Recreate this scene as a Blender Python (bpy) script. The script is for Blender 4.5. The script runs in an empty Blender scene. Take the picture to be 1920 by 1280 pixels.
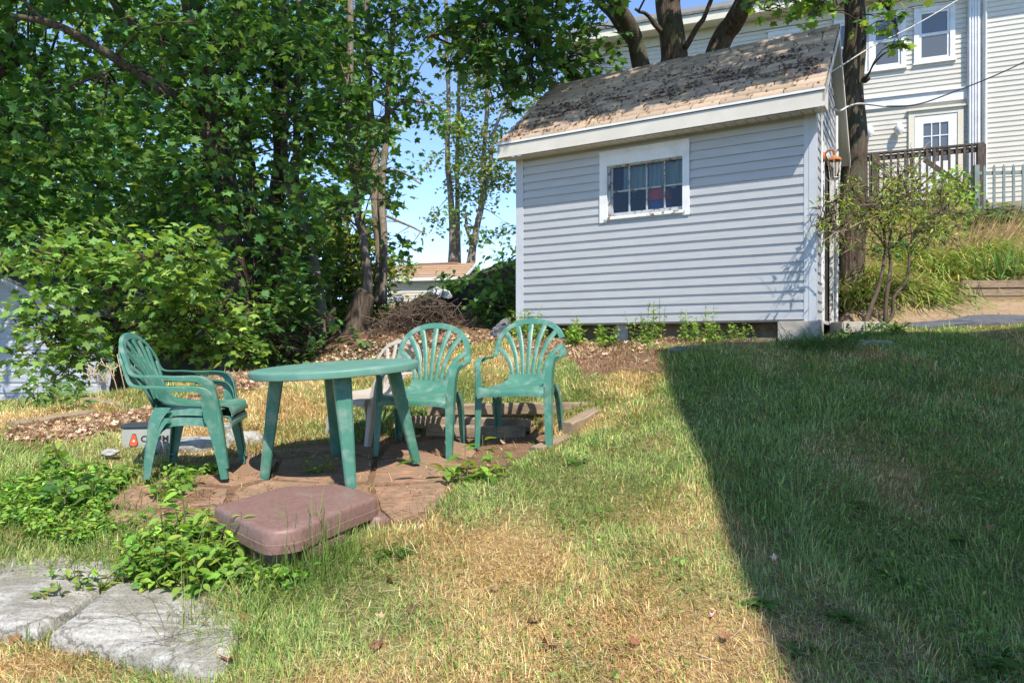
import bpy, bmesh, math, random
import numpy as np
from mathutils import Vector, Matrix

SEED = 7
rng = np.random.default_rng(SEED)
random.seed(SEED)
S = bpy.context.scene
COL = S.collection
F = 1300.0          # focal length in photograph pixels (1920 wide)
HV = 650.0          # horizon row in the photograph


def P(u, v, z):
    """photograph pixel + distance -> world point (camera at the origin looking along +Y)"""
    return np.array([(u - 960.0) / F * z, z, (HV - v) / F * z])


def proj(p):
    p = np.asarray(p, float)
    return 960 + F * p[..., 0] / p[..., 1], HV - F * p[..., 2] / p[..., 1]


# ------------------------------------------------------------------ sun
T = np.array([-.26, .69, -1.0])
T /= np.linalg.norm(T)
SUN_EL = math.asin(-T[2])
SUN_AZ = math.atan2(-T[0], -T[1])

# ------------------------------------------------------------------ helpers
WL = {}


def tag(o, label=None, cat=None, group=None, kind=None):
    if label: o['label'] = label
    if cat: o['category'] = cat
    if group: o['group'] = group
    if kind: o['kind'] = kind
    return o


def thing(name, label, cat, loc=(0, 0, 0), rz=0, group=None):
    o = bpy.data.objects.new(name, None)
    COL.objects.link(o)
    o.empty_display_size = .1
    o.location = [float(c) for c in loc]
    o.rotation_euler = (0, 0, rz)
    WL[o.name] = np.array(loc, float)
    return tag(o, label, cat, group)


def link_mesh(name, me, mat, parent):
    o = bpy.data.objects.new(name, me)
    COL.objects.link(o)
    if mat: me.materials.append(mat)
    if parent:
        o.parent = parent
        WL[o.name] = WL[parent.name]
    else:
        WL[o.name] = np.zeros(3)
    return o


def copy_tree(o, parent=None):
    c = o.copy()
    COL.objects.link(c)
    c.parent = parent
    for ch in list(o.children):
        copy_tree(ch, c)
    return c


def unit(v):
    v = np.asarray(v, float)
    return v / (np.linalg.norm(v, axis=-1, keepdims=True) + 1e-12)


def catmull(pts, n):
    pts = np.asarray(pts, float)
    if len(pts) < 3:
        t = np.linspace(0, 1, n)[:, None]
        return pts[0] * (1 - t) + pts[-1] * t
    p = np.vstack([2 * pts[0] - pts[1], pts, 2 * pts[-1] - pts[-2]])
    m = len(pts) - 1
    ts = np.linspace(0, m, n)
    i = np.minimum(ts.astype(int), m - 1)
    t = (ts - i)[:, None]
    a, b, c, d = p[i], p[i + 1], p[i + 2], p[i + 3]
    return .5 * (2 * b + (c - a) * t + (2 * a - 5 * b + 4 * c - d) * t ** 2 + (3 * b - a - 3 * c + d) * t ** 3)


class MB:
    def __init__(self):
        self.v = []
        self.f = []
        self.smooth = []

    def add(self, verts, faces, smooth=False):
        b = len(self.v)
        self.v += [tuple(map(float, p)) for p in verts]
        for f in faces:
            self.f.append([i + b for i in f])
            self.smooth.append(smooth)

    def box(self, c, size, ax=None, bev=0.0):
        """box centred on c, size along the axes ax (three unit rows)"""
        ax = np.eye(3) if ax is None else np.asarray(ax, float)
        c = np.asarray(c, float)
        h = np.asarray(size, float) / 2
        if bev <= 0:
            vs = [c + (sx * h[0]) * ax[0] + (sy * h[1]) * ax[1] + (sz * h[2]) * ax[2]
                  for sx in (-1, 1) for sy in (-1, 1) for sz in (-1, 1)]
            self.add(vs, [(0, 1, 3, 2), (4, 6, 7, 5), (0, 4, 5, 1), (2, 3, 7, 6), (0, 2, 6, 4), (1, 5, 7, 3)])
            return
        bm = bmesh.new()
        bmesh.ops.create_cube(bm, size=1)
        for v in bm.verts:
            v.co = Vector((v.co.x * 2 * h[0], v.co.y * 2 * h[1], v.co.z * 2 * h[2]))
        bmesh.ops.bevel(bm, geom=bm.edges[:], offset=bev, segments=2, affect='EDGES')
        bm.verts.index_update()
        self.add([c + v.co.x * ax[0] + v.co.y * ax[1] + v.co.z * ax[2] for v in bm.verts],
                 [[v.index for v in f.verts] for f in bm.faces], True if bev > .01 else False)
        bm.free()

    def beam(self, a, b, w, h, up=(0, 0, 1), bev=0.0):
        a, b = np.asarray(a, float), np.asarray(b, float)
        d = unit(b - a)
        s = unit(np.cross(d, up))
        u = np.cross(s, d)
        self.box((a + b) / 2, (np.linalg.norm(b - a), w, h), (d, s, u), bev)

    def quad(self, a, b, c, d):
        self.add([a, b, c, d], [(0, 1, 2, 3)])

    def tube(self, path, radii, seg=8, cap=True, wob=0.0, flare=0):
        path = np.asarray(path, float)
        n = len(path)
        radii = np.broadcast_to(np.asarray(radii, float), (n,))
        tan = unit(np.gradient(path, axis=0))
        ref = np.array([0, 1, 0.13]) if abs(tan[0][2]) > .8 else np.array([0, 0, 1.0])
        s = unit(np.cross(tan[0], ref))
        vs = []
        ang = np.linspace(0, 2 * math.pi, seg, endpoint=False)
        ph = rng.uniform(0, 6.28, 3)
        for i in range(n):
            s = unit(s - tan[i] * np.dot(s, tan[i]))
            t = np.cross(tan[i], s)
            r = radii[i] * (1 + wob * (np.sin(2 * ang + ph[0] + i * .35) + .7 * np.sin(3 * ang + ph[1] - i * .5)
                                       + .6 * np.sin(5 * ang + ph[2] + i * .2)))
            for a, rr in zip(ang, r):
                vs.append(path[i] + rr * (math.cos(a) * s + math.sin(a) * t))
        fs = []
        for i in range(n - 1):
            for j in range(seg):
                k = (j + 1) % seg
                fs.append((i * seg + j, i * seg + k, (i + 1) * seg + k, (i + 1) * seg + j))
        if cap:
            fs.append(tuple(range(seg))[::-1])
            fs.append(tuple(range((n - 1) * seg, n * seg)))
        self.add(vs, fs, True)

    def lathe(self, prof, c, seg=32, axis=(0, 0, 1)):
        c = np.asarray(c, float)
        z = unit(axis)
        x = unit(np.cross(z, [0, 1, .01]))
        y = np.cross(z, x)
        vs, fs = [], []
        m = len(prof)
        for i in range(seg):
            a = 2 * math.pi * i / seg
            for r, h in prof:
                vs.append(c + r * (math.cos(a) * x + math.sin(a) * y) + h * z)
        for i in range(seg):
            k = (i + 1) % seg
            for j in range(m - 1):
                fs.append((i * m + j, k * m + j, k * m + j + 1, i * m + j + 1))
        self.add(vs, fs, True)

    def section(self, path, N, B, shapes):
        """loft: shapes[i] = list of (b, n) points in the frame (B[i], N[i]) at path[i]"""
        vs, fs = [], []
        m = len(shapes[0])
        for p, n_, b_, sh in zip(path, N, B, shapes):
            for (b, n) in sh:
                vs.append(p + b * b_ + n * n_)
        k = len(path)
        for i in range(k - 1):
            for j in range(m):
                q = (j + 1) % m
                fs.append((i * m + j, i * m + q, (i + 1) * m + q, (i + 1) * m + j))
        fs.append(tuple(range(m))[::-1])
        fs.append(tuple(range((k - 1) * m, k * m)))
        self.add(vs, fs, True)

    def prism(self, poly, z0, z1, ax=None, o=(0, 0, 0)):
        """extrude a polygon of (a, b) along the third axis"""
        ax = np.eye(3) if ax is None else np.asarray(ax, float)
        o = np.asarray(o, float)
        n = len(poly)
        vs = [o + a * ax[0] + b * ax[1] + z * ax[2] for z in (z0, z1) for a, b in poly]
        fs = [tuple(range(n))[::-1], tuple(range(n, 2 * n))]
        fs += [(i, (i + 1) % n, n + (i + 1) % n, n + i) for i in range(n)]
        self.add(vs, fs)

    def build(self, name, mat, parent=None, autosmooth=True, fix=True):
        off = WL[parent.name] if parent else np.zeros(3)
        me = bpy.data.meshes.new(name)
        me.from_pydata([tuple(np.array(p) - off) for p in self.v], [], self.f)
        me.polygons.foreach_set('use_smooth', self.smooth)
        if fix:
            bm = bmesh.new()
            bm.from_mesh(me)
            bmesh.ops.recalc_face_normals(bm, faces=bm.faces[:])
            bm.to_mesh(me)
            bm.free()
        if autosmooth and any(self.smooth):
            try:
                me.set_sharp_from_angle(angle=math.radians(42))
            except Exception:
                pass
        me.update()
        return link_mesh(name, me, mat, parent)


def np_mesh(name, V, tris_or_quads, col=None, mat=None, parent=None, smooth=False):
    """fast mesh from arrays; col = per vertex rgb"""
    V = np.asarray(V, np.float32)
    if parent: V = V - WL[parent.name].astype(np.float32)
    Fa = np.asarray(tris_or_quads, np.int32)
    me = bpy.data.meshes.new(name)
    me.vertices.add(len(V))
    me.vertices.foreach_set('co', V.ravel())
    k = Fa.shape[1]
    me.loops.add(Fa.size)
    me.loops.foreach_set('vertex_index', Fa.ravel())
    me.polygons.add(len(Fa))
    me.polygons.foreach_set('loop_start', np.arange(0, Fa.size, k, dtype=np.int32))
    try:
        me.polygons.foreach_set('loop_total', np.full(len(Fa), k, np.int32))
    except Exception:
        pass
    if smooth: me.polygons.foreach_set('use_smooth', np.ones(len(Fa), bool))
    me.update(calc_edges=True)
    if col is not None:
        a = me.attributes.new('Col', 'FLOAT_COLOR', 'POINT')
        c = np.ones((len(V), 4), np.float32)
        c[:, :3] = col
        a.data.foreach_set('color', c.ravel())
    return link_mesh(name, me, mat, parent)


class Lattice:
    """smooth value noise in 2 / 3 dimensions"""
    def __init__(self, seed):
        self.t = np.random.default_rng(seed).random((32, 32, 32))

    def __call__(self, x, y, z=0.0):
        x, y, z = np.broadcast_arrays(np.asarray(x, float), np.asarray(y, float), np.asarray(z, float))
        i, j, k = np.floor(x).astype(int), np.floor(y).astype(int), np.floor(z).astype(int)
        a, b, c = x - i, y - j, z - k
        a, b, c = a * a * (3 - 2 * a), b * b * (3 - 2 * b), c * c * (3 - 2 * c)
        r = 0
        for di in (0, 1):
            for dj in (0, 1):
                for dk in (0, 1):
                    w = (a if di else 1 - a) * (b if dj else 1 - b) * (c if dk else 1 - c)
                    r = r + w * self.t[(i + di) % 32, (j + dj) % 32, (k + dk) % 32]
        return r


N1, N2, N3 = Lattice(1), Lattice(2), Lattice(3)


def fbm(N, x, y, z=0.0, o=4):
    r, a, s = 0, .5, 0
    for i in range(o):
        r = r + a * N(np.asarray(x) * 2 ** i, np.asarray(y) * 2 ** i, np.asarray(z) * 2 ** i)
        s += a
        a *= .5
    return r / s


def inpoly(u, v, poly):
    u, v = np.asarray(u, float), np.asarray(v, float)
    r = np.zeros(u.shape, bool)
    n = len(poly)
    for i in range(n):
        x0, y0 = poly[i]
        x1, y1 = poly[(i + 1) % n]
        c = ((y0 > v) != (y1 > v)) & (u < (x1 - x0) * (v - y0) / ((y1 - y0) or 1e-9) + x0)
        r ^= c
    return r


# ------------------------------------------------------------------ materials
MATS = {}


def nodes(name):
    m = bpy.data.materials.new(name)
    m.use_nodes = True
    nt = m.node_tree
    nt.nodes.clear()
    out = nt.nodes.new('ShaderNodeOutputMaterial')
    MATS[name] = m
    return m, nt, out


def N_(nt, t, **kw):
    n = nt.nodes.new(t)
    for k, v in kw.items():
        if k in n.inputs: n.inputs[k].default_value = v
        else: setattr(n, k, v)
    return n


def ramp(nt, fac, stops):
    r = nt.nodes.new('ShaderNodeValToRGB')
    el = r.color_ramp.elements
    while len(el) < len(stops): el.new(.5)
    for e, (p, c) in zip(el, stops):
        e.position = p
        e.color = (*c, 1) if len(c) == 3 else c
    nt.links.new(fac, r.inputs[0])
    return r.outputs[0]


def mixc(nt, fac, a, b, mode='MIX'):
    m = nt.nodes.new('ShaderNodeMix')
    m.data_type = 'RGBA'
    m.blend_type = mode
    for s, x in ((m.inputs[0], fac), (m.inputs[6], a), (m.inputs[7], b)):
        if hasattr(x, 'node'): nt.links.new(x, s)
        elif isinstance(x, (int, float)): s.default_value = x
        else: s.default_value = (*x, 1)
    return m.outputs[2]


def coords(nt, scale=(1, 1, 1), rot=(0, 0, 0)):
    tc = nt.nodes.new('ShaderNodeTexCoord')
    mp = N_(nt, 'ShaderNodeMapping')
    mp.inputs['Scale'].default_value = scale
    mp.inputs['Rotation'].default_value = rot
    nt.links.new(tc.outputs['Object'], mp.inputs[0])
    return mp.outputs[0]


def noise(nt, vec, scale, detail=4, rough=.6, out='Fac'):
    n = N_(nt, 'ShaderNodeTexNoise', Scale=scale, Detail=detail, Roughness=rough)
    if vec is not None: nt.links.new(vec, n.inputs['Vector'])
    return n.outputs[out]


def bump(nt, h, strength=.3, dist=.01):
    b = N_(nt, 'ShaderNodeBump', Strength=strength, Distance=dist)
    nt.links.new(h, b.inputs['Height'])
    return b.outputs[0]


def surf(name, stops, scale=8, stretch=(1, 1, 1), rough=.7, bstr=.25, bdist=.008, spec=.3, fine=0, detail=5,
         dirt=None, dirt_scale=2.0, rot=(0, 0, 0), dirt_pos=(.5, .68)):
    m, nt, out = nodes(name)
    v = coords(nt, stretch, rot)
    f = noise(nt, v, scale, detail)
    c = ramp(nt, f, stops)
    if dirt:
        d = noise(nt, coords(nt), dirt_scale, 5, .65)
        c = mixc(nt, ramp(nt, d, [(dirt_pos[0], (0, 0, 0)), (dirt_pos[1], (1, 1, 1))]), c, dirt)
    bs = N_(nt, 'ShaderNodeBsdfPrincipled', Roughness=rough)
    bs.inputs['Specular IOR Level'].default_value = spec
    nt.links.new(c, bs.inputs['Base Color'])
    h = f
    if fine:
        h = noise(nt, v, fine, 3)
    if bstr: nt.links.new(bump(nt, h, bstr, bdist), bs.inputs['Normal'])
    nt.links.new(bs.outputs[0], out.inputs[0])
    return m


def leafmat(name, trans=.35, rough=.5, spec=.25, tint=(1.35, 1.25, .55)):
    m, nt, out = nodes(name)
    a = N_(nt, 'ShaderNodeAttribute', attribute_name='Col')
    bs = N_(nt, 'ShaderNodeBsdfPrincipled', Roughness=rough)
    bs.inputs['Specular IOR Level'].default_value = spec
    nt.links.new(a.outputs['Color'], bs.inputs['Base Color'])
    tr = N_(nt, 'ShaderNodeBsdfTranslucent')
    nt.links.new(mixc(nt, 1.0, a.outputs['Color'], tint, 'MULTIPLY'), tr.inputs[0])
    mx = N_(nt, 'ShaderNodeMixShader', Fac=trans)
    nt.links.new(bs.outputs[0], mx.inputs[1])
    nt.links.new(tr.outputs[0], mx.inputs[2])
    nt.links.new(mx.outputs[0], out.inputs[0])
    return m


def glassmat(name, tint=(.75, .8, .8), dark=.0):
    m, nt, out = nodes(name)
    tr = N_(nt, 'ShaderNodeBsdfTransparent')
    tr.inputs[0].default_value = (*tint, 1)
    gl = N_(nt, 'ShaderNodeBsdfGlossy', Roughness=.03)
    gl.inputs[0].default_value = (.9, .95, 1, 1)
    fr = N_(nt, 'ShaderNodeFresnel', IOR=1.5)
    mx = N_(nt, 'ShaderNodeMixShader')
    ad = N_(nt, 'ShaderNodeMath', operation='ADD')
    ad.inputs[1].default_value = .0
    nt.links.new(fr.outputs[0], ad.inputs[0])
    nt.links.new(ad.outputs[0], mx.inputs[0])
    nt.links.new(tr.outputs[0], mx.inputs[1])
    nt.links.new(gl.outputs[0], mx.inputs[2])
    nt.links.new(mx.outputs[0], out.inputs[0])
    return m


M_LEAF = leafmat('leaf', .42)
M_GRASS = leafmat('grass', .25, .6, .2, (1.1, 1.1, .7))
M_DEAD = leafmat('dry_leaf', .2, .7, .1, (1.2, 1.0, .8))

M_SIDE = surf('grey_vinyl', [(.3, (.41, .418, .43)), (.7, (.46, .467, .477))], 3, (1, 1, 6), .5, .06, .002, .35,
              dirt=(.42, .42, .42), dirt_scale=2.5, dirt_pos=(.55, .85))
M_WHITE = surf('white_trim', [(.3, (.66, .66, .66)), (.7, (.76, .76, .76))], 5, (1, 1, 1), .5, .05, .003, .35,
               dirt=(.55, .53, .49), dirt_scale=3, dirt_pos=(.55, .8))
M_TRIMG = surf('grey_trim', [(.3, (.44, .46, .49)), (.7, (.51, .53, .56))], 5, (1, 1, 1), .5, .05, .003, .35)
M_FASCIA = surf('tan_fascia', [(.3, (.56, .52, .45)), (.7, (.66, .62, .55))], 3, (1, 1, 1), .55, .04, .003, .3)
M_PEEL = surf('peeling_paint', [(.38, (.20, .12, .07)), (.46, (.68, .68, .66)), (.9, (.76, .76, .75))], 14, (1, 1, 1),
              .65, .35, .004, .2)
M_SASH = surf('worn_sash', [(.36, (.10, .075, .055)), (.46, (.36, .38, .39)), (.9, (.46, .48, .49))], 16, (1, 1, 1), .65, .2, .003, .2)
M_CREAM = surf('cream_vinyl', [(.3, (.60, .565, .49)), (.7, (.67, .63, .55))], 3, (1, 1, 6), .55, .05, .002, .3)
M_CREAMD = surf('cream_trim', [(.3, (.60, .55, .44)), (.7, (.68, .63, .52))], 3, (1, 1, 1), .55, .05, .002, .3)
M_BLUEG = surf('pale_siding', [(.3, (.36, .39, .42)), (.7, (.43, .46, .49))], 3, (1, 1, 5), .6, .05, .002, .3)
M_CONC = surf('concrete', [(.25, (.30, .27, .23)), (.75, (.48, .44, .38))], 12, (1, 1, 1), .9, .4, .006, .1, fine=60)
M_ASPH = surf('asphalt', [(.3, (.07, .075, .085)), (.7, (.13, .135, .15))], 18, (1, 1, 1), .9, .5, .006, .1, fine=120)
M_BARK = surf('bark', [(.28, (.035, .026, .02)), (.55, (.105, .08, .062)), (.8, (.20, .165, .13))], 26, (1, 1, .16), .95,
              1.0, .03, .05, detail=6, dirt=(.11, .12, .075), dirt_scale=1.5)
M_BARKP = surf('pale_bark', [(.25, (.11, .085, .065)), (.55, (.24, .20, .16)), (.8, (.36, .32, .27))], 14, (1, 1, .25), .95,
               .8, .02, .05, detail=6)
M_TWIG = surf('twig', [(.3, (.07, .05, .04)), (.7, (.17, .13, .10))], 20, (1, 1, .4), .95, .4, .01, .05)
M_STRAW = surf('dead_stem', [(.3, (.36, .27, .17)), (.7, (.55, .44, .30))], 20, (1, 1, .4), .95, .2, .01, .05)
M_TIMBER = surf('weathered_timber', [(.25, (.12, .085, .055)), (.5, (.28, .21, .145)), (.78, (.40, .33, .25))], 9,
                (.8, 14, 14), .9, .5, .006, .1, detail=6, dirt=(.10, .075, .05), dirt_scale=2.2)
M_DECK = surf('deck_wood', [(.3, (.065, .05, .042)), (.7, (.15, .12, .10))], 9, (4, 4, 1), .85, .4, .006, .1)
M_FENCE = surf('green_metal', [(.3, (.14, .18, .17)), (.7, (.21, .25, .24))], 9, (1, 1, 1), .6, .1, .003, .3)
M_GREEN = surf('green_plastic', [(.25, (.040, .160, .112)), (.75, (.068, .210, .152))], 6, (1, 1, 1), .42, .08, .004, .4,
               fine=90, dirt=(.20, .28, .23), dirt_scale=10, dirt_pos=(.47, .72), detail=8)
M_GREENT = surf('faded_green_plastic', [(.25, (.085, .215, .165)), (.75, (.13, .275, .215))], 8, (1, 1, 1), .5, .15, .004, .35,
                fine=120, dirt=(.19, .29, .25), dirt_scale=6, dirt_pos=(.5, .75))
M_BEIGE = surf('beige_plastic', [(.25, (.38, .33, .275)), (.75, (.48, .42, .36))], 6, (1, 1, 1), .5, .08, .004, .3, fine=90)
M_MAUVE = surf('mauve_plastic', [(.3, (.175, .098, .082)), (.7, (.245, .150, .130))], 40, (1, 1, 1), .5, .15, .002, .35,
               fine=300, dirt=(.26, .19, .175), dirt_scale=5, dirt_pos=(.54, .85), detail=8)
M_BOXG = surf('grey_box_plastic', [(.3, (.30, .31, .27)), (.7, (.38, .39, .34))], 6, (1, 1, 1), .5, .05, .003, .35)
M_BOXD = surf('dark_lid_plastic', [(.3, (.035, .045, .06)), (.7, (.06, .07, .09))], 6, (1, 1, 1), .5, .05, .003, .35)
M_RED = surf('orange_reflector', [(.3, (.75, .085, .025)), (.7, (.85, .12, .03))], 30, (1, 1, 1), .3, .05, .003, .5)
M_BLACK = surf('black_ink', [(.3, (.02, .02, .02)), (.7, (.03, .03, .03))], 30, (1, 1, 1), .6, 0)
M_RUST = surf('rusty_metal', [(.3, (.36, .11, .03)), (.7, (.55, .22, .08))], 30, (1, 1, 1), .8, .3, .003, .2)
M_CLOTHR = surf('red_fabric', [(.3, (.45, .05, .03)), (.7, (.55, .08, .05))], 14, (1, 1, 4), .9, .2, .01, .1)
M_CLOTHB = surf('blue_fabric', [(.3, (.05, .07, .22)), (.7, (.08, .11, .30))], 14, (1, 1, 4), .9, .2, .01, .1)
M_CURT = surf('sheer_curtain', [(.3, (.17, .24, .23)), (.7, (.32, .40, .385))], 4, (9, 9, .4), .9, .1, .01, .1)
def rock_mat():
    m, nt, out = nodes('granite')
    v = coords(nt, (1, 1, 1), (0, 0, .6))
    w = coords(nt, (1.2, 7, 3), (0, .2, .6))
    big = noise(nt, v, 3.2, 8, .7)
    streak = noise(nt, w, 5, 8, .75)
    speck = noise(nt, v, 95, 3, .8)
    c = ramp(nt, streak, [(.30, (.15, .14, .125)), (.44, (.31, .295, .265)), (.56, (.42, .405, .375)), (.72, (.54, .525, .49))])
    c = mixc(nt, ramp(nt, big, [(.46, (0, 0, 0)), (.60, (.75, .75, .75))]), c, (.20, .185, .15))
    c = mixc(nt, 1.0, c, ramp(nt, speck, [(.30, (.45, .44, .42)), (.45, (.95, .95, .95)), (.70, (1.25, 1.25, 1.22))]), 'MULTIPLY')
    crack = N_(nt, 'ShaderNodeTexVoronoi', Scale=2.6, feature='DISTANCE_TO_EDGE')
    nt.links.new(mixc(nt, .18, v, noise(nt, v, 6, 4, .7, 'Color')), crack.inputs['Vector'])
    c = mixc(nt, ramp(nt, crack.outputs['Distance'], [(.0, (.7, .7, .7)), (.022, (0, 0, 0))]), c, (.08, .07, .055))
    bs = N_(nt, 'ShaderNodeBsdfPrincipled', Roughness=.92)
    bs.inputs['Specular IOR Level'].default_value = .12
    nt.links.new(c, bs.inputs['Base Color'])
    ad = N_(nt, 'ShaderNodeMath', operation='MULTIPLY_ADD')
    nt.links.new(speck, ad.inputs[0])
    ad.inputs[1].default_value = .35
    nt.links.new(streak, ad.inputs[2])
    nt.links.new(bump(nt, ad.outputs[0], .8, .012), bs.inputs['Normal'])
    nt.links.new(bs.outputs[0], out.inputs[0])
    return m


M_ROCK = rock_mat()
M_SLATE = surf('dark_stone', [(.25, (.10, .10, .09)), (.75, (.22, .22, .20))], 8, (1, 1, 1), .9, .5, .01, .15, fine=40)
M_TARP = surf('pale_plastic', [(.3, (.40, .41, .40)), (.7, (.56, .57, .55))], 8, (1, 1, 1), .5, .3, .01, .3)
M_DPANEL = surf('dark_panel', [(.3, (.022, .017, .015)), (.7, (.05, .038, .033))], 8, (1, 1, 5), .85, .2, .01, .1)
M_GREYCL = surf('grey_canvas', [(.3, (.09, .095, .11)), (.7, (.17, .175, .19))], 12, (1, 1, 1), .9, .4, .01, .1,
                dirt=(.30, .26, .21), dirt_scale=3.5)
M_INSIDE = surf('bare_boards', [(.3, (.05, .04, .03)), (.7, (.10, .08, .06))], 8, (1, 1, 5), .9, .2, .01, .1)
M_CABLE = surf('black_cable', [(.3, (.015, .015, .015)), (.7, (.03, .03, .03))], 8, (1, 1, 1), .6, 0)
M_PCABLE = surf('pale_cable', [(.3, (.45, .42, .38)), (.7, (.58, .55, .50))], 8, (1, 1, 1), .6, 0)
M_GLASS = glassmat('window_glass', (.62, .67, .67))
M_LGLASS = glassmat('lantern_glass', (.85, .8, .72))
M_DARKIN = surf('doorway_shade', [(.3, (.045, .045, .042)), (.7, (.09, .09, .085))], 2, (1, 1, 1), .9, 0)


def shingle_mat(name, cols, dark, moss=True):
    m, nt, out = nodes(name)
    v = coords(nt)
    a = N_(nt, 'ShaderNodeAttribute', attribute_name='Col')
    n1 = noise(nt, v, 60, 3, .7)
    c = mixc(nt, .55, a.outputs['Color'], ramp(nt, n1, [(.3, cols[0]), (.7, cols[1])]))
    n2 = noise(nt, v, 7, 6, .7)
    c = mixc(nt, ramp(nt, n2, [(.60, (0, 0, 0)), (.70, (.7, .7, .7))]), c, dark)
    bs = N_(nt, 'ShaderNodeBsdfPrincipled', Roughness=.95)
    bs.inputs['Specular IOR Level'].default_value = .1
    nt.links.new(c, bs.inputs['Base Color'])
    nt.links.new(bump(nt, n1, .5, .004), bs.inputs['Normal'])
    nt.links.new(bs.outputs[0], out.inputs[0])
    return m


M_SHING = shingle_mat('shingle', [(.30, .22, .16), (.50, .39, .29)], (.09, .065, .05))
M_SHING2 = shingle_mat('far_shingle', [(.33, .20, .125), (.42, .27, .17)], (.28, .17, .11))


def ground_mat():
    m, nt, out = nodes('earth_and_thatch')
    v = coords(nt)
    a = N_(nt, 'ShaderNodeAttribute', attribute_name='Col')
    n1 = noise(nt, v, 9, 6, .7)
    n2 = noise(nt, v, 70, 4, .7)
    n3 = noise(nt, coords(nt, (1, 1, 1)), 240, 2, .7)
    c = mixc(nt, 1.0, a.outputs['Color'], ramp(nt, n2, [(.25, (.45, .42, .38)), (.5, (.95, .95, .95)), (.75, (1.45, 1.4, 1.3))]), 'MULTIPLY')
    c = mixc(nt, 1.0, c, ramp(nt, n1, [(.3, (.72, .70, .66)), (.7, (1.22, 1.22, 1.2))]), 'MULTIPLY')
    bs = N_(nt, 'ShaderNodeBsdfPrincipled', Roughness=.95)
    bs.inputs['Specular IOR Level'].default_value = .08
    nt.links.new(c, bs.inputs['Base Color'])
    mt = N_(nt, 'ShaderNodeMath', operation='MULTIPLY_ADD')
    nt.links.new(n3, mt.inputs[0])
    mt.inputs[1].default_value = .4
    nt.links.new(n2, mt.inputs[2])
    nt.links.new(bump(nt, mt.outputs[0], .9, .02), bs.inputs['Normal'])
    nt.links.new(bs.outputs[0], out.inputs[0])
    return m


M_GROUND = ground_mat()
M_FLAG = surf('terracotta_flagstone', [(.25, (.13, .072, .045)), (.5, (.31, .18, .115)), (.78, (.43, .28, .19))], 9, (1, 3.2, 1), .9, .5, .01, .1,
              fine=30, detail=8, dirt=(.24, .16, .105), dirt_scale=7, dirt_pos=(.40, .58))

# ------------------------------------------------------------------ terrain
CTL = []


def ctl(u, v, z): CTL.append(P(u, v, z))


for x in (-4, -2, 0, 2, 4):
    CTL.append(np.array([x, 0., -1.62]))
    CTL.append(np.array([x, -4., -1.75]))
    CTL.append(np.array([x * .6, 2.5, -1.21]))
for a in [(1245, 657, 7.0), (1000, 800, 5.9), (1100, 700, 6.8), (1250, 640, 8.0), (985, 628, 9.0), (1480, 640, 7.15), (1100, 662, 7.5),
          (1700, 592, 8.6), (1900, 568, 9.15), (1900, 525, 9.5), (1900, 393, 13.), (1700, 470, 11.), (1600, 515, 9.7), (1800, 440, 11.6),
          (1920, 610, 7.9), (1700, 622, 7.5),
          (0, 850, 4.5), (130, 795, 5.5), (0, 775, 6.0), (200, 742, 7.0), (440, 702, 7.8), (620, 690, 8.3), (700, 672, 8.8),
          (800, 652, 9.0), (930, 632, 9.3), (380, 925, 4.0), (500, 908, 4.3), (672, 912, 4.2), (757, 884, 4.65), (640, 858, 4.95),
          (850, 858, 4.95), (960, 835, 5.2), (900, 925, 4.0), (150, 960, 3.8), (300, 845, 5.0), (450, 800, 5.6), (600, 770, 6.2),
          (760, 745, 6.5), (900, 600, 10.6), (600, 642, 11.), (880, 525, 14.), (820, 545, 18.)]:
    ctl(*a)
for a in [(1.3, 4.5, -.69), (1.2, 3.4, -1.0), (2.8, 4.5, -.72), (2.6, 3.5, -.98), (3.4, 5.5, -.42), (1.5, 5.6, -.40), (4.6, 7, -.02),
          (2.0, 9.0, -.05), (3.4, 8.4, -.02), (1.2, 9.9, .02), (3.3, 9.2, .1), (2.2, 9.9, .1), (-1.9, 3.0, -1.12), (-2.35, 3.25, -1.09), (-1.5, 2.9, -1.13), (-2.6, 2.9, -1.14), (-1.0, 3.05, -1.03), (-.8, 3.6, -.95), (.5, 3.3, -1.01), (.45, 4.3, -.74), (-3.2, 3.1, -1.12),
          (-6, 7.5, -.62), (-5, 8.3, -.9), (-6, 11, -2.0), (-3.5, 9.2, -.6), (-3, 12, -.5), (-9, 14, -2.2), (-12, 9, -2.2), (-2, 16, .6), (-5, 20, .3),
          (0, 30, 3), (-10, 30, 1.), (-3, 30, 2.2), (8, 20, 3.3), (14, 16, 3.2), (8, 8, .6), (2.2, 10.5, .75), (4.6, 10.2, 1.1), (5, 14, 2.6), (1.5, 14, 1.9),
          (11, 11, 2.0), (12, 4, -.2), (-9, 4, -.8), (10, 14, 2.9)]:
    CTL.append(np.array(a, float))
CTL = np.array(CTL)


def tps_k(r2): return np.where(r2 > 1e-12, r2 * np.log(r2 + 1e-12) * .5, 0)


_n = len(CTL)
_D2 = ((CTL[:, None, :2] - CTL[None, :, :2]) ** 2).sum(-1)
_A = np.zeros((_n + 3, _n + 3))
_A[:_n, :_n] = tps_k(_D2) + np.eye(_n) * .006
_A[:_n, _n] = 1
_A[:_n, _n + 1:] = CTL[:, :2]
_A[_n:, :_n] = _A[:_n, _n:].T
_W = np.linalg.solve(_A, np.concatenate([CTL[:, 2], np.zeros(3)]))


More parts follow.
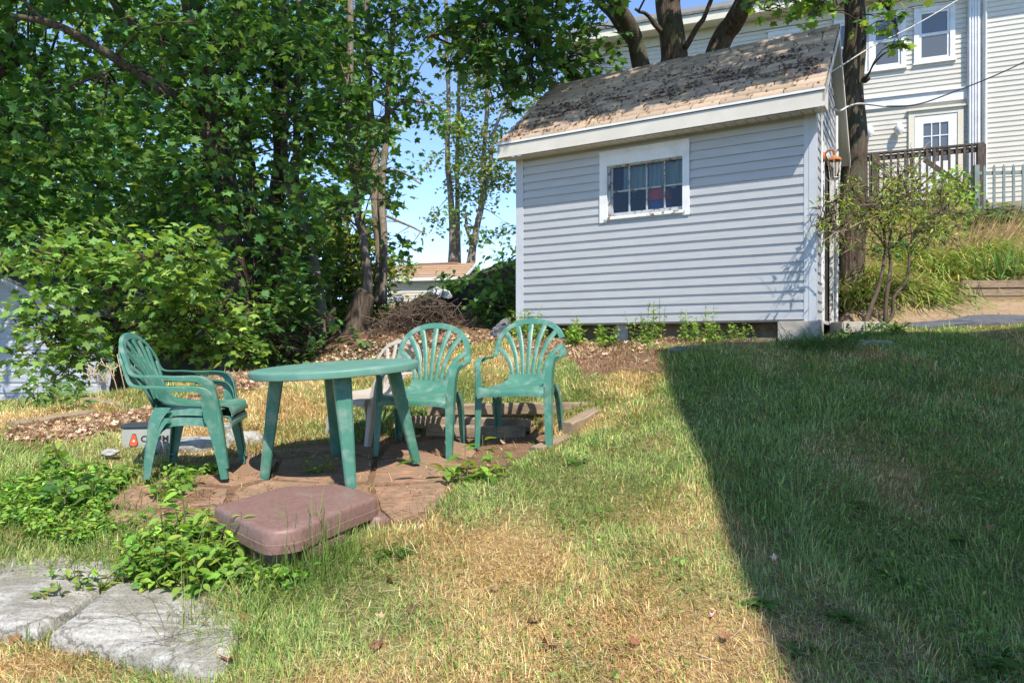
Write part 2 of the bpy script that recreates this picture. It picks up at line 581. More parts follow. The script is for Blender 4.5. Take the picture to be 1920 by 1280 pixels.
def H(x, y):
    x, y = np.broadcast_arrays(np.asarray(x, float), np.asarray(y, float))
    sh = x.shape
    x, y = x.ravel(), y.ravel()
    cx, cy = np.clip(x, -14, 16), np.clip(y, -5, 32)
    out = np.empty(len(x))
    for i in range(0, len(x), 20000):
        s = slice(i, i + 20000)
        d2 = (cx[s, None] - CTL[None, :, 0]) ** 2 + (cy[s, None] - CTL[None, :, 1]) ** 2
        out[s] = tps_k(d2) @ _W[:_n] + _W[_n] + _W[_n + 1] * cx[s] + _W[_n + 2] * cy[s]
    out = np.clip(out, -2.6, 4.0)
    near = np.clip((14 - np.abs(y)) / 6, 0, 1)
    out = out + near * ((fbm(N1, x * 1.7, y * 1.7, 0, 3) - .5) * .06 + (N2(x * 9, y * 9) - .5) * .018)
    return out.reshape(sh)


def H1(x, y): return float(H(np.array([x]), np.array([y]))[0])


def G(u, v, zmin=1.6, zmax=40):
    """where the ray of a photograph pixel meets the terrain"""
    zs = np.concatenate([np.arange(zmin, 12, .02), np.arange(12, zmax, .1)])
    x, z = (u - 960) / F * zs, (HV - v) / F * zs
    g = H(x, zs)
    k = np.argmax(z <= g) if (z <= g).any() else len(zs) - 1
    return np.array([x[k], zs[k], g[k]])


# shed frame: right front corner, leftwards and inward directions
SR = np.array([3.16, 7.24])
SD = np.array([-.863, .507])
SN = np.array([.507, .863])
SLEN, SDEP = 3.57, 2.42


def SH(s, d, h):
    q = SR + s * SD + d * SN
    return np.array([q[0], q[1], h])


ZB, ZT = .29, 2.44       # bottom and top of the shed's front wall

patio_poly = [(150, 945), (240, 925), (290, 900), (330, 868), (470, 850), (520, 838), (720, 828), (800, 820), (1000, 800), (1040, 815), (1010, 850),
              (960, 880), (850, 905), (820, 950), (790, 985), (720, 990), (640, 1010), (330, 990), (200, 985)]
soil_poly = [(1050, 640), (1240, 645), (1440, 650), (1560, 625), (1570, 600), (1460, 590), (1000, 590), (960, 620)]
dirtpath_poly = [(1560, 590), (1660, 570), (1800, 565), (1990, 560), (1990, 592), (1830, 596), (1690, 606), (1640, 612), (1560, 610)]
mulch_poly = [(560, 700), (700, 640), (960, 640), (960, 660), (1060, 660), (1100, 700), (1240, 700), (1245, 655), (960, 600), (700, 560), (560, 640)]
leaf_poly = [(0, 830), (30, 795), (200, 770), (320, 760), (430, 690), (560, 690), (470, 730), (330, 780), (300, 800), (200, 815), (90, 835)]
house_sh = None

gx = np.concatenate([[-300, -160, -90, -60, -42, -30, -24, -20, -17], np.arange(-15, -5, .35), np.arange(-5, 5, .055), np.arange(5, 15, .3),
                     [15.5, 18, 22, 28, 40, 60, 90, 160, 300]])
gy = np.concatenate([[-150, -60, -30, -15, -9, -6, -3, -1.5, 0, .8], np.arange(1.4, 9.6, .055), np.arange(9.65, 15, .18), np.arange(15.2, 34, .8),
                     [36, 42, 50, 65, 90, 130, 200, 320]])
GX, GY = np.meshgrid(gx, gy)
GZ = H(GX, GY)


def dryness(x, y):
    """0 = green, 1 = straw"""
    d = fbm(N1, x * .9 + 3, y * .9, 0, 4)
    d = (d - .5) * 3.2 + .55
    d = d + (fbm(N3, x * 5, y * 5, 0, 2) - .5) * .7
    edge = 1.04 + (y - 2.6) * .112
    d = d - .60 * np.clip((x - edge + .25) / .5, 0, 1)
    d = d + .28 * np.exp(-((x + 3.0) ** 2 / 3 + (y - 5.6) ** 2 / 1.8))
    d = d - .55 * np.exp(-((x + 1.9) ** 2 / .8 + (y - 4.0) ** 2 / .12))
    d = d - .45 * np.exp(-((x + .55) ** 2 / .08 + (y - 3.0) ** 2 / .1))
    d = d + .5 * np.exp(-((x + 1.3) ** 2 / 1.6 + (y - 2.35) ** 2 / .09))
    d = d - .3 * np.exp(-((x - .5) ** 2 / .35 + (y - 3.9) ** 2 / 1.2))
    return np.clip(d, 0, 1)


def zones(x, y):
    u, v = 960 + F * x / np.maximum(y, .5), HV - F * H(x, y) / np.maximum(y, .5)
    jit = (N2(x * 4, y * 4) - .5) * 24
    jv = (N3(x * 4, y * 4) - .5) * 18
    q = {}
    q['patio'] = inpoly(u + jit, v + jv, patio_poly) & (y < 6)
    q['soil'] = inpoly(u + jit * .6, v + jv * .6, soil_poly) & (y < 10.5) & (y > 6)
    q['dirt'] = inpoly(u + jit * .5, v + jv * .4, dirtpath_poly) & (y < 10) & (y > 6.5)
    q['mulch'] = inpoly(u + jit, v + jv, mulch_poly) & (y > 6)
    q['leaf'] = inpoly(u + jit, v + jv, leaf_poly) & (y < 9)
    q['shed'] = ((x - SR[0]) * SD[0] + (y - SR[1]) * SD[1] > -.1) & ((x - SR[0]) * SD[0] + (y - SR[1]) * SD[1] < SLEN + .1) & \
                ((x - SR[0]) * SN[0] + (y - SR[1]) * SN[1] > -.12) & ((x - SR[0]) * SN[0] + (y - SR[1]) * SN[1] < SDEP + .1)
    q['wood'] = (y > 8.6) & (x < 1.2)
    q['bank'] = (x > 2.9) & (y > 7.9) & ~q['dirt']
    return q


zq = zones(GX.ravel(), GY.ravel())
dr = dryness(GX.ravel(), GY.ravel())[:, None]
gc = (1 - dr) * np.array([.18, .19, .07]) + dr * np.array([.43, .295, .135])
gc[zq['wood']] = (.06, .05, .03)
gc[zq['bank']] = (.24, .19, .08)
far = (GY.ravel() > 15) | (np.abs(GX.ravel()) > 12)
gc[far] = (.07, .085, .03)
gc[zq['mulch']] = (.24, .15, .095)
gc[zq['leaf']] = (.46, .32, .20)
gc[zq['soil']] = (.34, .225, .145)
gc[zq['dirt']] = (.40, .29, .20)
gc[zq['patio']] = (.27, .165, .105)
gc[zq['shed']] = (.06, .045, .035)  # ground under the shed coloured dark to carry the shade there
ny_, nx_ = GX.shape
idx = np.arange(ny_ * nx_).reshape(ny_, nx_)
quads = np.stack([idx[:-1, :-1], idx[:-1, 1:], idx[1:, 1:], idx[1:, :-1]], -1).reshape(-1, 4)
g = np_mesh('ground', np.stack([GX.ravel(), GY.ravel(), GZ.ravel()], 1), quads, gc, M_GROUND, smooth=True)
tag(g, kind='structure')

# ------------------------------------------------------------------ ribbons and leaves
def ribbons(name, P0, dirh, length, width, lean, droop, col, mat, parent=None, nseg=3, tipcol=None):
    """bent tapering blades: P0 (n,3), dirh (n,2) heading of the lean"""
    n = len(P0)
    dh = np.concatenate([unit(dirh), np.zeros((n, 1))], 1)
    side = np.stack([-dh[:, 1], dh[:, 0], np.zeros(n)], 1)
    tw = rng.uniform(-.9, .9, n)[:, None]
    side = side * np.cos(tw) + dh * np.sin(tw)
    L, W = np.asarray(length, float)[:, None], np.asarray(width, float)[:, None]
    le, dp = np.asarray(lean, float)[:, None], np.asarray(droop, float)[:, None]
    rows = []
    for k in range(nseg + 1):
        t = k / nseg
        c = P0 + L * (dh * (np.sin(le) * t + dp * .35 * t * t) + np.array([0, 0, 1.]) * (np.cos(le) * t - dp * t * t))
        w = W * (1 - t) ** .7 if k < nseg else W * 0
        rows.append((c - side * w / 2, c + side * w / 2) if k < nseg else (c,))
    per = 2 * nseg + 1
    V = np.empty((n, per, 3))
    for k in range(nseg):
        V[:, 2 * k], V[:, 2 * k + 1] = rows[k]
    V[:, 2 * nseg] = rows[nseg][0]
    tri = []
    for k in range(nseg - 1):
        a = 2 * k
        tri += [(a, a + 1, a + 3), (a, a + 3, a + 2)]
    tri.append((2 * nseg - 2, 2 * nseg - 1, 2 * nseg))
    tri = np.array(tri)
    Fa = (np.arange(n)[:, None, None] * per + tri[None]).reshape(-1, 3)
    C = np.repeat(np.asarray(col, float)[:, None, :], per, 1)
    if tipcol is not None:
        w = (np.repeat(np.arange(nseg + 1), 2)[:per] / nseg) ** 1.5
        C = C * (1 - w[None, :, None]) + np.asarray(tipcol, float)[:, None, :] * w[None, :, None]
    return np_mesh(name, V.reshape(-1, 3), Fa, C.reshape(-1, 3), mat, parent)


def fan(half, centre, zc):
    """leaf outline (right half from base to tip) -> vertices, triangles"""
    r = [(x, y) for x, y in half]
    l = [(-x, y) for x, y in half[1:-1]][::-1]
    ring = r + l
    vs = [centre] + ring
    V = np.array([(x, y, zc(x, y)) for x, y in vs])
    n = len(ring)
    return V, np.array([(0, 1 + i, 1 + (i + 1) % n) for i in range(n)])


MAPLE = fan([(0, 0), (.30, -.06), (.24, .14), (.56, .20), (.40, .36), (.60, .62), (.27, .56), (.16, .70), (0, 1.0)], (0, .34),
            lambda x, y: -.22 * x * x - .18 * max(0, y - .3) ** 2 + .05)
MAPLE6 = fan([(0, 0), (.34, .05), (.26, .22), (.55, .48), (.2, .58), (0, 1.0)], (0, .34), lambda x, y: -.25 * x * x - .15 * max(0, y - .3) ** 2)
OVATE = fan([(0, 0), (.16, .14), (.25, .36), (.22, .60), (.11, .84), (0, 1.0)], (0, .45), lambda x, y: .35 * abs(x) - .25 * y * y)
NARROW = fan([(0, 0), (.09, .2), (.13, .5), (.07, .82), (0, 1.0)], (0, .5), lambda x, y: .3 * abs(x) - .2 * y * y)
SMALL = fan([(0, 0), (.28, .35), (.2, .75), (0, 1.0)], (0, .5), lambda x, y: .25 * abs(x) - .15 * y * y)
CURL = fan([(0, 0), (.34, .05), (.26, .22), (.55, .48), (.24, .58), (0, 1.0)], (0, .34), lambda x, y: .9 * x * x + .35 * (y - .4) ** 2 - .05)

CURL2 = fan([(0, 0), (.22, .0), (.30, .2), (.50, .42), (.30, .6), (.12, .72), (0, 1.0)], (0, .4), lambda x, y: 2.2 * x * x + .9 * (y - .45) ** 2 - .06 + .12 * math.sin(9 * x + 7 * y))


def leaves(name, C, Nn, D, size, col, shape, mat, parent=None):
    sv, st = shape
    C, Nn = np.asarray(C, float), unit(Nn)
    D = np.asarray(D, float)
    D = unit(D - Nn * (D * Nn).sum(1, keepdims=True))
    B = np.cross(D, Nn)
    n, m = len(C), len(sv)
    s = np.asarray(size, float).reshape(-1, 1, 1)
    V = C[:, None, :] + s * (sv[None, :, 0:1] * B[:, None] + sv[None, :, 1:2] * D[:, None] + sv[None, :, 2:3] * Nn[:, None])
    Fa = (np.arange(n)[:, None, None] * m + st[None]).reshape(-1, 3)
    return np_mesh(name, V.reshape(-1, 3), Fa, np.repeat(np.asarray(col, float), m, 0), mat, parent)


def rand_dirs(n):
    return unit(rng.normal(size=(n, 3)))


def pal(n, cols, jit=.18):
    cols = np.asarray(cols, float)
    c = cols[rng.integers(0, len(cols), n)]
    return np.clip(c * np.exp(rng.normal(0, jit, (n, 1))) * np.exp(rng.normal(0, jit * .35, (n, 3))), .004, .9)


# ------------------------------------------------------------------ lawn
def lawn():
    n = 470000
    y = 1.75 + rng.random(n * 3) ** 1.25 * 7.6
    x = (rng.random(n * 3) * 2 - 1) * (.80 * y + .35)
    keep = rng.random(n * 3) < (x * 0 + (.80 * y + .35) / (.80 * 9.4 + .35)) * np.clip(2.6 / y, .34, 1.0) ** 1.1 * 1.35
    x, y = x[keep], y[keep]
    q = zones(x, y)
    k = ~(q['shed'] | q['bank'] | q['wood'])
    r = rng.random(len(x))
    k &= ~(q['patio'] & (r > .02)) & ~(q['soil'] & (r > .10)) & ~(q['dirt'] & (r > .03)) & ~(q['leaf'] & (r > .3)) & ~(q['mulch'] & (r > .35))
    k &= ~(x < -4.6 - (8 - y) * .2)
    patch = fbm(N2, x * 2.3, y * 2.3, 0, 3)
    k &= rng.random(len(x)) < np.clip((patch - .18) * 3.4, .42, 1)
    x, y = x[k], y[k]
    z = H(x, y)
    n = len(x)
    q = zones(x, y)
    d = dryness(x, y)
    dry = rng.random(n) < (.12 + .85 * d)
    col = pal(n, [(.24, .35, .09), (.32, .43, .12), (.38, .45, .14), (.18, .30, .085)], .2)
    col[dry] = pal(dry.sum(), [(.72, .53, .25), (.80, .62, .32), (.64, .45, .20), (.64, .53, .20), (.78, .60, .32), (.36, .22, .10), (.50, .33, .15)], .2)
    m = q['mulch'] | q['soil'] | q['leaf']
    col[m] = pal(m.sum(), [(.28, .17, .10), (.38, .25, .15), (.46, .33, .19)], .22)
    dense = fbm(N3, x * 3, y * 3, 0, 2)
    ln = rng.uniform(.022, .088, n) * (.55 + 1.15 * dense) * np.where(dry, .95, 1.15)
    lean = np.abs(rng.normal(.25, .75, n)) * np.where(dry, 1.3, .85)
    lean = np.clip(lean, 0, 1.45)
    flow = fbm(N1, x * 1.5, y * 1.5, 5, 2) * 14
    a = flow + rng.normal(0, 1.2, n)
    wid = rng.uniform(.0026, .0058, n) * np.clip(y / 3.4, 1, 2.4)
    o = ribbons('lawn_grass', np.stack([x, y, z - .004], 1), np.stack([np.cos(a), np.sin(a)], 1), ln, wid, lean, rng.uniform(.1, .7, n), col, M_GRASS,
                nseg=2)
    tag(o, 'short patchy lawn of straw and green blades', 'grass', kind='stuff')


lawn()


def thatch():
    """loose dead stalks lying flat on the lawn"""
    n = 48000
    y = 1.9 + rng.random(n) ** 1.3 * 6.4
    x = (rng.random(n) * 2 - 1) * (.80 * y + .3)
    q = zones(x, y)
    k = ~(q['shed'] | q['bank'] | q['wood'] | q['patio'])
    x, y = x[k], y[k]
    n = len(x)
    a = rng.uniform(0, 6.28, n)
    o = ribbons('dead_stalks', np.stack([x, y, H(x, y) + rng.uniform(.004, .03, n)], 1), np.stack([np.cos(a), np.sin(a)], 1), rng.uniform(.04, .15, n),
                rng.uniform(.0015, .0036, n), rng.uniform(1.35, 1.6, n), rng.uniform(-.05, .12, n),
                pal(n, [(.50, .38, .22), (.60, .50, .33), (.34, .22, .12)], .2), M_GRASS, nseg=3)
    tag(o, 'loose dead stalks lying flat over the lawn', 'grass', kind='stuff')


thatch()


def clover():
    n = 90000
    y = 1.9 + rng.random(n) ** 1.2 * 6.6
    x = (rng.random(n) * 2 - 1) * (.80 * y + .3)
    q = zones(x, y)
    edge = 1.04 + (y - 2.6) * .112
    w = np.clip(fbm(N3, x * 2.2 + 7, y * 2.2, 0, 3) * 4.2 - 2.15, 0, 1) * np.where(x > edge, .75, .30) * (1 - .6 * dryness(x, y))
    k = (rng.random(n) < w) & ~(q['shed'] | q['bank'] | q['wood'] | q['patio'] | q['dirt'] | q['leaf'])
    x, y = x[k], y[k]
    n = len(x)
    C = np.stack([x, y, H(x, y) + rng.uniform(.01, .05, n)], 1)
    o = leaves('lawn_clover', C, np.array([0, 0, 1.]) + rng.normal(0, .5, (n, 3)), rand_dirs(n) * [1, 1, .4], rng.uniform(.012, .034, n), pal(n, [(.18, .31, .07), (.25, .37, .09), (.14, .25, .06)], .2), OVATE, M_LEAF)
    tag(o, 'small broad leaved weeds mixed through the lawn', 'clover', kind='stuff')


clover()

# ------------------------------------------------------------------ patio of broken flagstones
def patio():
    m = MB()
    stones = [[(330, 872), (470, 856), (520, 868), (500, 902), (440, 915), (320, 905)],
              [(528, 868), (640, 850), (700, 868), (690, 905), (600, 908), (512, 902)],
              [(708, 868), (800, 852), (860, 872), (850, 905), (700, 908)],
              [(250, 915), (312, 912), (430, 920), (420, 955), (250, 960), (200, 945)],
              [(440, 920), (500, 908), (600, 912), (690, 910), (700, 935), (560, 950), (430, 955)],
              [(700, 915), (850, 910), (830, 945), (790, 968), (740, 985), (715, 960)],
              [(500, 848), (640, 836), (720, 838), (700, 862), (640, 846), (530, 862)],
              [(730, 838), (830, 826), (900, 840), (880, 866), (805, 848), (712, 862)],
              [(210, 962), (330, 965), (420, 962), (410, 990), (300, 995), (190, 985)]]
    for st in stones:
        pts = [G(u, v) for u, v in st]
        c = np.mean(pts, 0)
        out = []
        k = len(pts)
        for i in range(k):
            a, b = pts[i], pts[(i + 1) % k]
            for t in np.linspace(0, 1, 6, endpoint=False):
                p = a * (1 - t) + b * t
                w = (N1(p[0] * 14, p[1] * 14) - .5) * .05
                out.append(p + (c - p) * (.02 + w))
        out = np.array(out)
        A = np.c_[out[:, :2], np.ones(len(out))]
        co = np.linalg.lstsq(A, out[:, 2], rcond=None)[0]
        tilt = rng.normal(0, .008, 2)
        n = len(out)
        top = [(p[0], p[1], co @ [p[0], p[1], 1] + .013 + (p[:2] - c[:2]) @ tilt) for p in out]
        inn = [tuple(np.array(t) * .93 + np.array([c[0], c[1], co @ [c[0], c[1], 1] + .016]) * .07) for t in top]
        bot = [(p[0], p[1], co @ [p[0], p[1], 1] - .05) for p in out]
        fs = [tuple(range(n))] + [(i, (i + 1) % n, n + (i + 1) % n, n + i) for i in range(n)] + \
             [(n + i, n + (i + 1) % n, 2 * n + (i + 1) % n, 2 * n + i) for i in range(n)]
        m.add(inn + top + bot, fs)
    tag(m.build('patio_paving', M_FLAG), kind='structure')


patio()

# ------------------------------------------------------------------ moulded plastic armchair, facing +Y
LSEC = lambda w, d, t=.006: [(-w / 2, 0), (w / 2 - .008, .0), (w / 2, -.008), (w / 2, -d), (w / 2 - t, -d), (w / 2 - t, -t), (-w / 2, -t)]


def sweep_l(m, path, N, B, w, d, n=22):
    pp, NN, BB = catmull(path, n), unit(catmull(N, n)), catmull(B, n)
    BB = unit(BB - NN * (BB * NN).sum(1, keepdims=True))
    ww, dd = catmull(np.array(w)[:, None], n)[:, 0], catmull(np.array(d)[:, None], n)[:, 0]
    m.section(pp, NN, BB, [LSEC(a, b) for a, b in zip(ww, dd)])


def make_chair(name, label, mat, group, cracked=False):
    root = thing(name, label, 'chair', group=group)
    # seat
    bm = bmesh.new()
    prof = np.array([(-.252, .505, .148), (-.238, .475, .150), (-.220, .450, .158), (-.18, .430, .19), (-.10, .417, .216), (0, .412, .228), (.12, .416, .238),
                     (.20, .424, .246), (.237, .419, .249), (.255, .400, .25), (.258, .37, .25)])
    pr = catmull(prof, 34)
    nx = 17
    g_ = []
    for (y, z, hw) in pr:
        row = []
        for i in range(nx):
            t = -1 + 2 * i / (nx - 1)
            e = .014 * t * t * (1 if z < .45 else .3)
            dr_ = 0
            if y > .245: dr_ = -.02 * abs(t) ** 4 + .008 * (1 - t * t)
            row.append(bm.verts.new((t * hw, y + (.012 * t * t if z > .44 and y < 0 else -.012 * t * t * (y > .2)), z + e + dr_)))
        g_.append(row)
    for a, b in zip(g_[:-1], g_[1:]):
        for i in range(nx - 1):
            bm.faces.new((a[i], a[i + 1], b[i + 1], b[i]))
    bmesh.ops.recalc_face_normals(bm, faces=bm.faces[:])
    bmesh.ops.solidify(bm, geom=bm.faces[:], thickness=.006)
    bm.verts.index_update()
    m = MB()
    m.add([v.co[:] for v in bm.verts], [[v.index for v in f.verts] for f in bm.faces], True)
    bm.free()
    for s in (-1, 1):                       # side skirt under the seat
        n = 15
        ys = np.linspace(-.20, .185, n)
        xo = np.interp(ys, [-.2, -.1, .1, .185], [.208, .224, .242, .250])
        lowz = .372 - .085 * np.abs(np.linspace(-1, 1, n)) ** 4
        vs = []
        for y, x, lz in zip(ys, xo, lowz):
            vs += [(s * x, y, .428), (s * (x + .010), y, lz), (s * (x + .004), y, lz), (s * (x - .006), y, .426)]
        fs = [(4 * i + j, 4 * i + (j + 1) % 4, 4 * i + 4 + (j + 1) % 4, 4 * i + 4 + j) for i in range(n - 1) for j in range(4)]
        fs += [(0, 1, 2, 3), tuple(range(4 * n - 4, 4 * n))]
        m.add(vs, fs, True)
    m.build('seat', mat, root)
    # backrest: outer loop + seven fanned slats
    e = unit(np.array([0, -.40, .92]))
    nb = unit(np.array([0, .92, .40]))
    o = np.array([0, -.276, .56])
    m = MB()
    L = [(-.285, -.10, .655), (-.287, -.20, .660)]
    LN = [(0, 0, 1), (0, .15, 1)]
    arc = [(-.282, .115), (-.272, .215), (-.238, .302), (-.174, .362), (-.092, .395), (0, .405)]
    for X, w in arc:
        L.append(tuple(o + X * np.array([1., 0, 0]) + w * e))
        LN.append(tuple(nb if w > .13 else unit(nb + np.array([0, 0, .7]))))
    L = np.array(L)
    LN = np.array(LN)
    mir = np.array([-1, 1, 1.])
    path = np.vstack([L, (L * mir)[-2::-1]])
    nor = np.vstack([LN, (LN * mir)[-2::-1]])
    pp, NN = catmull(path, 64), unit(catmull(nor, 64))
    tt = unit(np.gradient(pp, axis=0))
    BB = np.cross(NN, tt)
    w = np.interp(np.linspace(0, 1, 64), [0, .1, .25, .5, .75, .9, 1], [.052, .050, .044, .050, .044, .050, .052])
    sec = [LSEC(a, .020) for a in w]
    if np.dot(BB[32], e) < 0: BB = -BB
    rng_ = [(0, 64)]
    if cracked: rng_ = [(0, 14), (15, 64)]
    for a, b in rng_:
        q = pp[a:b].copy()
        if cracked and a == 0:
            q[-5:] += (np.linspace(0, 1, 5) ** 2)[:, None] * np.array([.022, .01, -.012])
        m.section(q, NN[a:b], BB[a:b], sec[a:b])
    Xb = np.linspace(-.124, .124, 7)
    Xt = np.array([-.262, -.212, -.118, 0, .118, .212, .262])
    Wt = np.array([.175, .312, .374, .391, .374, .312, .175])
    for xb, xt, wt in zip(Xb, Xt, Wt):
        P0, P1, P2 = np.array([xb, -.085]), np.array([xb * 1.10, wt * .50]), np.array([xt, wt])
        t = np.linspace(0, 1, 14)[:, None]
        q = (1 - t) ** 2 * P0 + 2 * t * (1 - t) * P1 + t * t * P2
        pts = o + q[:, :1] * np.array([1., 0, 0]) + q[:, 1:] * e - nb * .005 + nb * (.012 * np.sin(t * 3.14))
        tg = unit(np.gradient(pts, axis=0))
        B_ = np.cross(tg, nb)
        ww = np.linspace(.0315, .043, 14)
        m.section(pts, np.tile(nb, (14, 1)), B_, [[(-a / 2, -.003), (-a / 4, .003), (a / 4, .003), (a / 2, -.003), (a / 2, -.008), (-a / 2, -.008)] for a in ww])
    m.build('backrest', mat, root)
    for s in (-1, 1):
        X = np.array([s, 0, 0.])
        m = MB()
        sweep_l(m, [(s * .262, .183, .405), (s * .268, .166, .50), (s * .276, .146, .59), (s * .281, .102, .645), (s * .284, .03, .660), (s * .286, -.05, .657),
                    (s * .287, -.12, .655)],
                [(0, 1, .1), (0, 1, .15), (0, .9, .45), (0, .4, .9), (0, 0, 1), (0, 0, 1), (0, 0, 1)], [X] * 7,
                [.060, .052, .048, .050, .055, .055, .052], [.086, .086, .080, .058, .040, .036, .030], 30)
        m.build('armrest', mat, root)
        m = MB()
        sweep_l(m, [(s * .272, .240, 0), (s * .267, .213, .2), (s * .262, .185, .412)], [(0, 1, .08)] * 3, [X] * 3, [.042, .050, .060], [.042, .056, .082], 8)
        m.box((s * .270, .219, .004), (.038, .036, .008))
        m.build('leg', mat, root)
        m = MB()
        sweep_l(m, [(s * .258, -.268, 0), (s * .252, -.256, .18), (s * .244, -.242, .33), (s * .226, -.214, .428)], [(0, -1, 0)] * 4, [X] * 4,
                [.040, .048, .056, .060], [.042, .056, .074, .10], 10)
        m.box((s * .256, -.247, .004), (.036, .038, .008))
        m.build('leg', mat, root)
    return root


def place(root, x, y, z, face, pitch=0, roll=0):
    root.location = (x, y, z)
    root.rotation_euler = (pitch, roll, math.atan2(-face[0], face[1]))


GC = 'green plastic garden chairs around the table'
ch = make_chair('plastic_chair', 'green plastic armchair with unbroken fan back, between table and timber bed', M_GREEN, GC)
lowc = copy_tree(ch)
topc = copy_tree(ch)
crk = make_chair('plastic_chair', 'green plastic armchair with cracked back rim, rightmost chair beside the timbers', M_GREEN, GC, True)
bei = make_chair('plastic_chair', 'dirty beige plastic chair standing behind the green table', M_BEIGE, None)
lowc['label'] = 'lower green plastic armchair of the stacked pair left of the table'
topc['label'] = 'upper green plastic armchair nested on top of the stacked pair left of the table'


# ------------------------------------------------------------------ round table
def table():
    t = thing('garden_table', 'round green plastic table with four splayed legs on the patio', 'table')
    m = MB()
    R = .532
    m.lathe([(0, .700), (.08, .7005), (R * .6, .7005), (R - .05, .700), (R - .012, .697), (R - .003, .692), (R, .684), (R - .002, .652), (R - .008, .648), (R - .014, .652),
             (R - .016, .684), (R * .6, .690), (0, .690)], (0, 0, 0), 72)
    m.lathe([(.44, .69), (.44, .662), (.432, .662), (.432, .69)], (0, 0, 0), 48)
    m.build('tabletop', M_GREENT, t)
    for k in range(4):
        a = math.radians(19 + 90 * k)
        rd, td = np.array([math.cos(a), math.sin(a), 0]), np.array([-math.sin(a), math.cos(a), 0])
        m = MB()
        top, bot = rd * .365, rd * .485
        n = 10
        ts = np.linspace(0, 1, n)
        pth = np.array([bot * (1 - q) + top * q + np.array([0, 0, .66 * q]) for q in ts])
        secs = []
        for q in ts:
            a_, b_ = .031 + .024 * q, .027 + .017 * q
            c_ = .010
            secs.append([(-a_ + c_, b_), (a_ - c_, b_), (a_, b_ - c_), (a_, -b_ + c_), (a_ - c_, -b_), (-a_ + c_, -b_), (-a_, -b_ + c_), (-a_, b_ - c_)])
        m.section(pth, np.tile(rd, (n, 1)), np.tile(td, (n, 1)), secs)
        for w in (-.35, .35):           # moulded flutes on the outer face
            pf = np.array([p + rd * (.027 + .017 * q) + td * (w * (.031 + .024 * q)) for p, q in zip(pth[:-1], ts)])
            m.section(pf, np.tile(rd, (n - 1, 1)), np.tile(td, (n - 1, 1)), [[(-.004, .003), (.004, .003), (.004, -.004), (-.004, -.004)]] * (n - 1))
        m.box(top * .98 + np.array([0, 0, .672]), (.16, .12, .035), (td, rd, [0, 0, 1]), .006)
        m.build('leg', M_GREEN, t)
    return t


tb = table()
TC = np.array([-1.105, 4.53])
tb.location = (TC[0], TC[1], -.815)
tb.rotation_euler = (.045, -.055, 0)


def stand(root, x, y, face, ftilt=1.0, sink=.0, dz=0):
    """rest the four feet on the ground"""
    f = unit(np.array(face, float))
    r = np.array([f[1], -f[0]])
    fx = H1(x + f[0] * .24, y + f[1] * .24)
    bx = H1(x - f[0] * .26, y - f[1] * .26)
    rx = H1(x + r[0] * .26, y + r[1] * .26)
    lx = H1(x - r[0] * .26, y - r[1] * .26)
    z = (fx + bx + rx + lx) / 4
    place(root, x, y, z - sink + dz, f, ftilt * math.atan2(fx - bx, .50), -ftilt * math.atan2(rx - lx, .52))


for o_, x_, y_, f_, ft in ((ch, -.68, 5.20, (-.16, -1), .5), (crk, .07, 5.26, (-.30, -1), .5), (bei, -1.15, 5.50, (-.62, -.78), .5)):
    stand(o_, x_, y_, f_, ft)
FL = unit(np.array([.985, .17]))
bei.scale = (.9, .9, .80)
lowc.scale = topc.scale = (.93, .95, .845)
stand(lowc, -1.985, 4.41, FL, .5, dz=.03)
stand(topc, -1.985 + FL[0] * .002, 4.41 + FL[1] * .002, FL, .5, dz=.092)

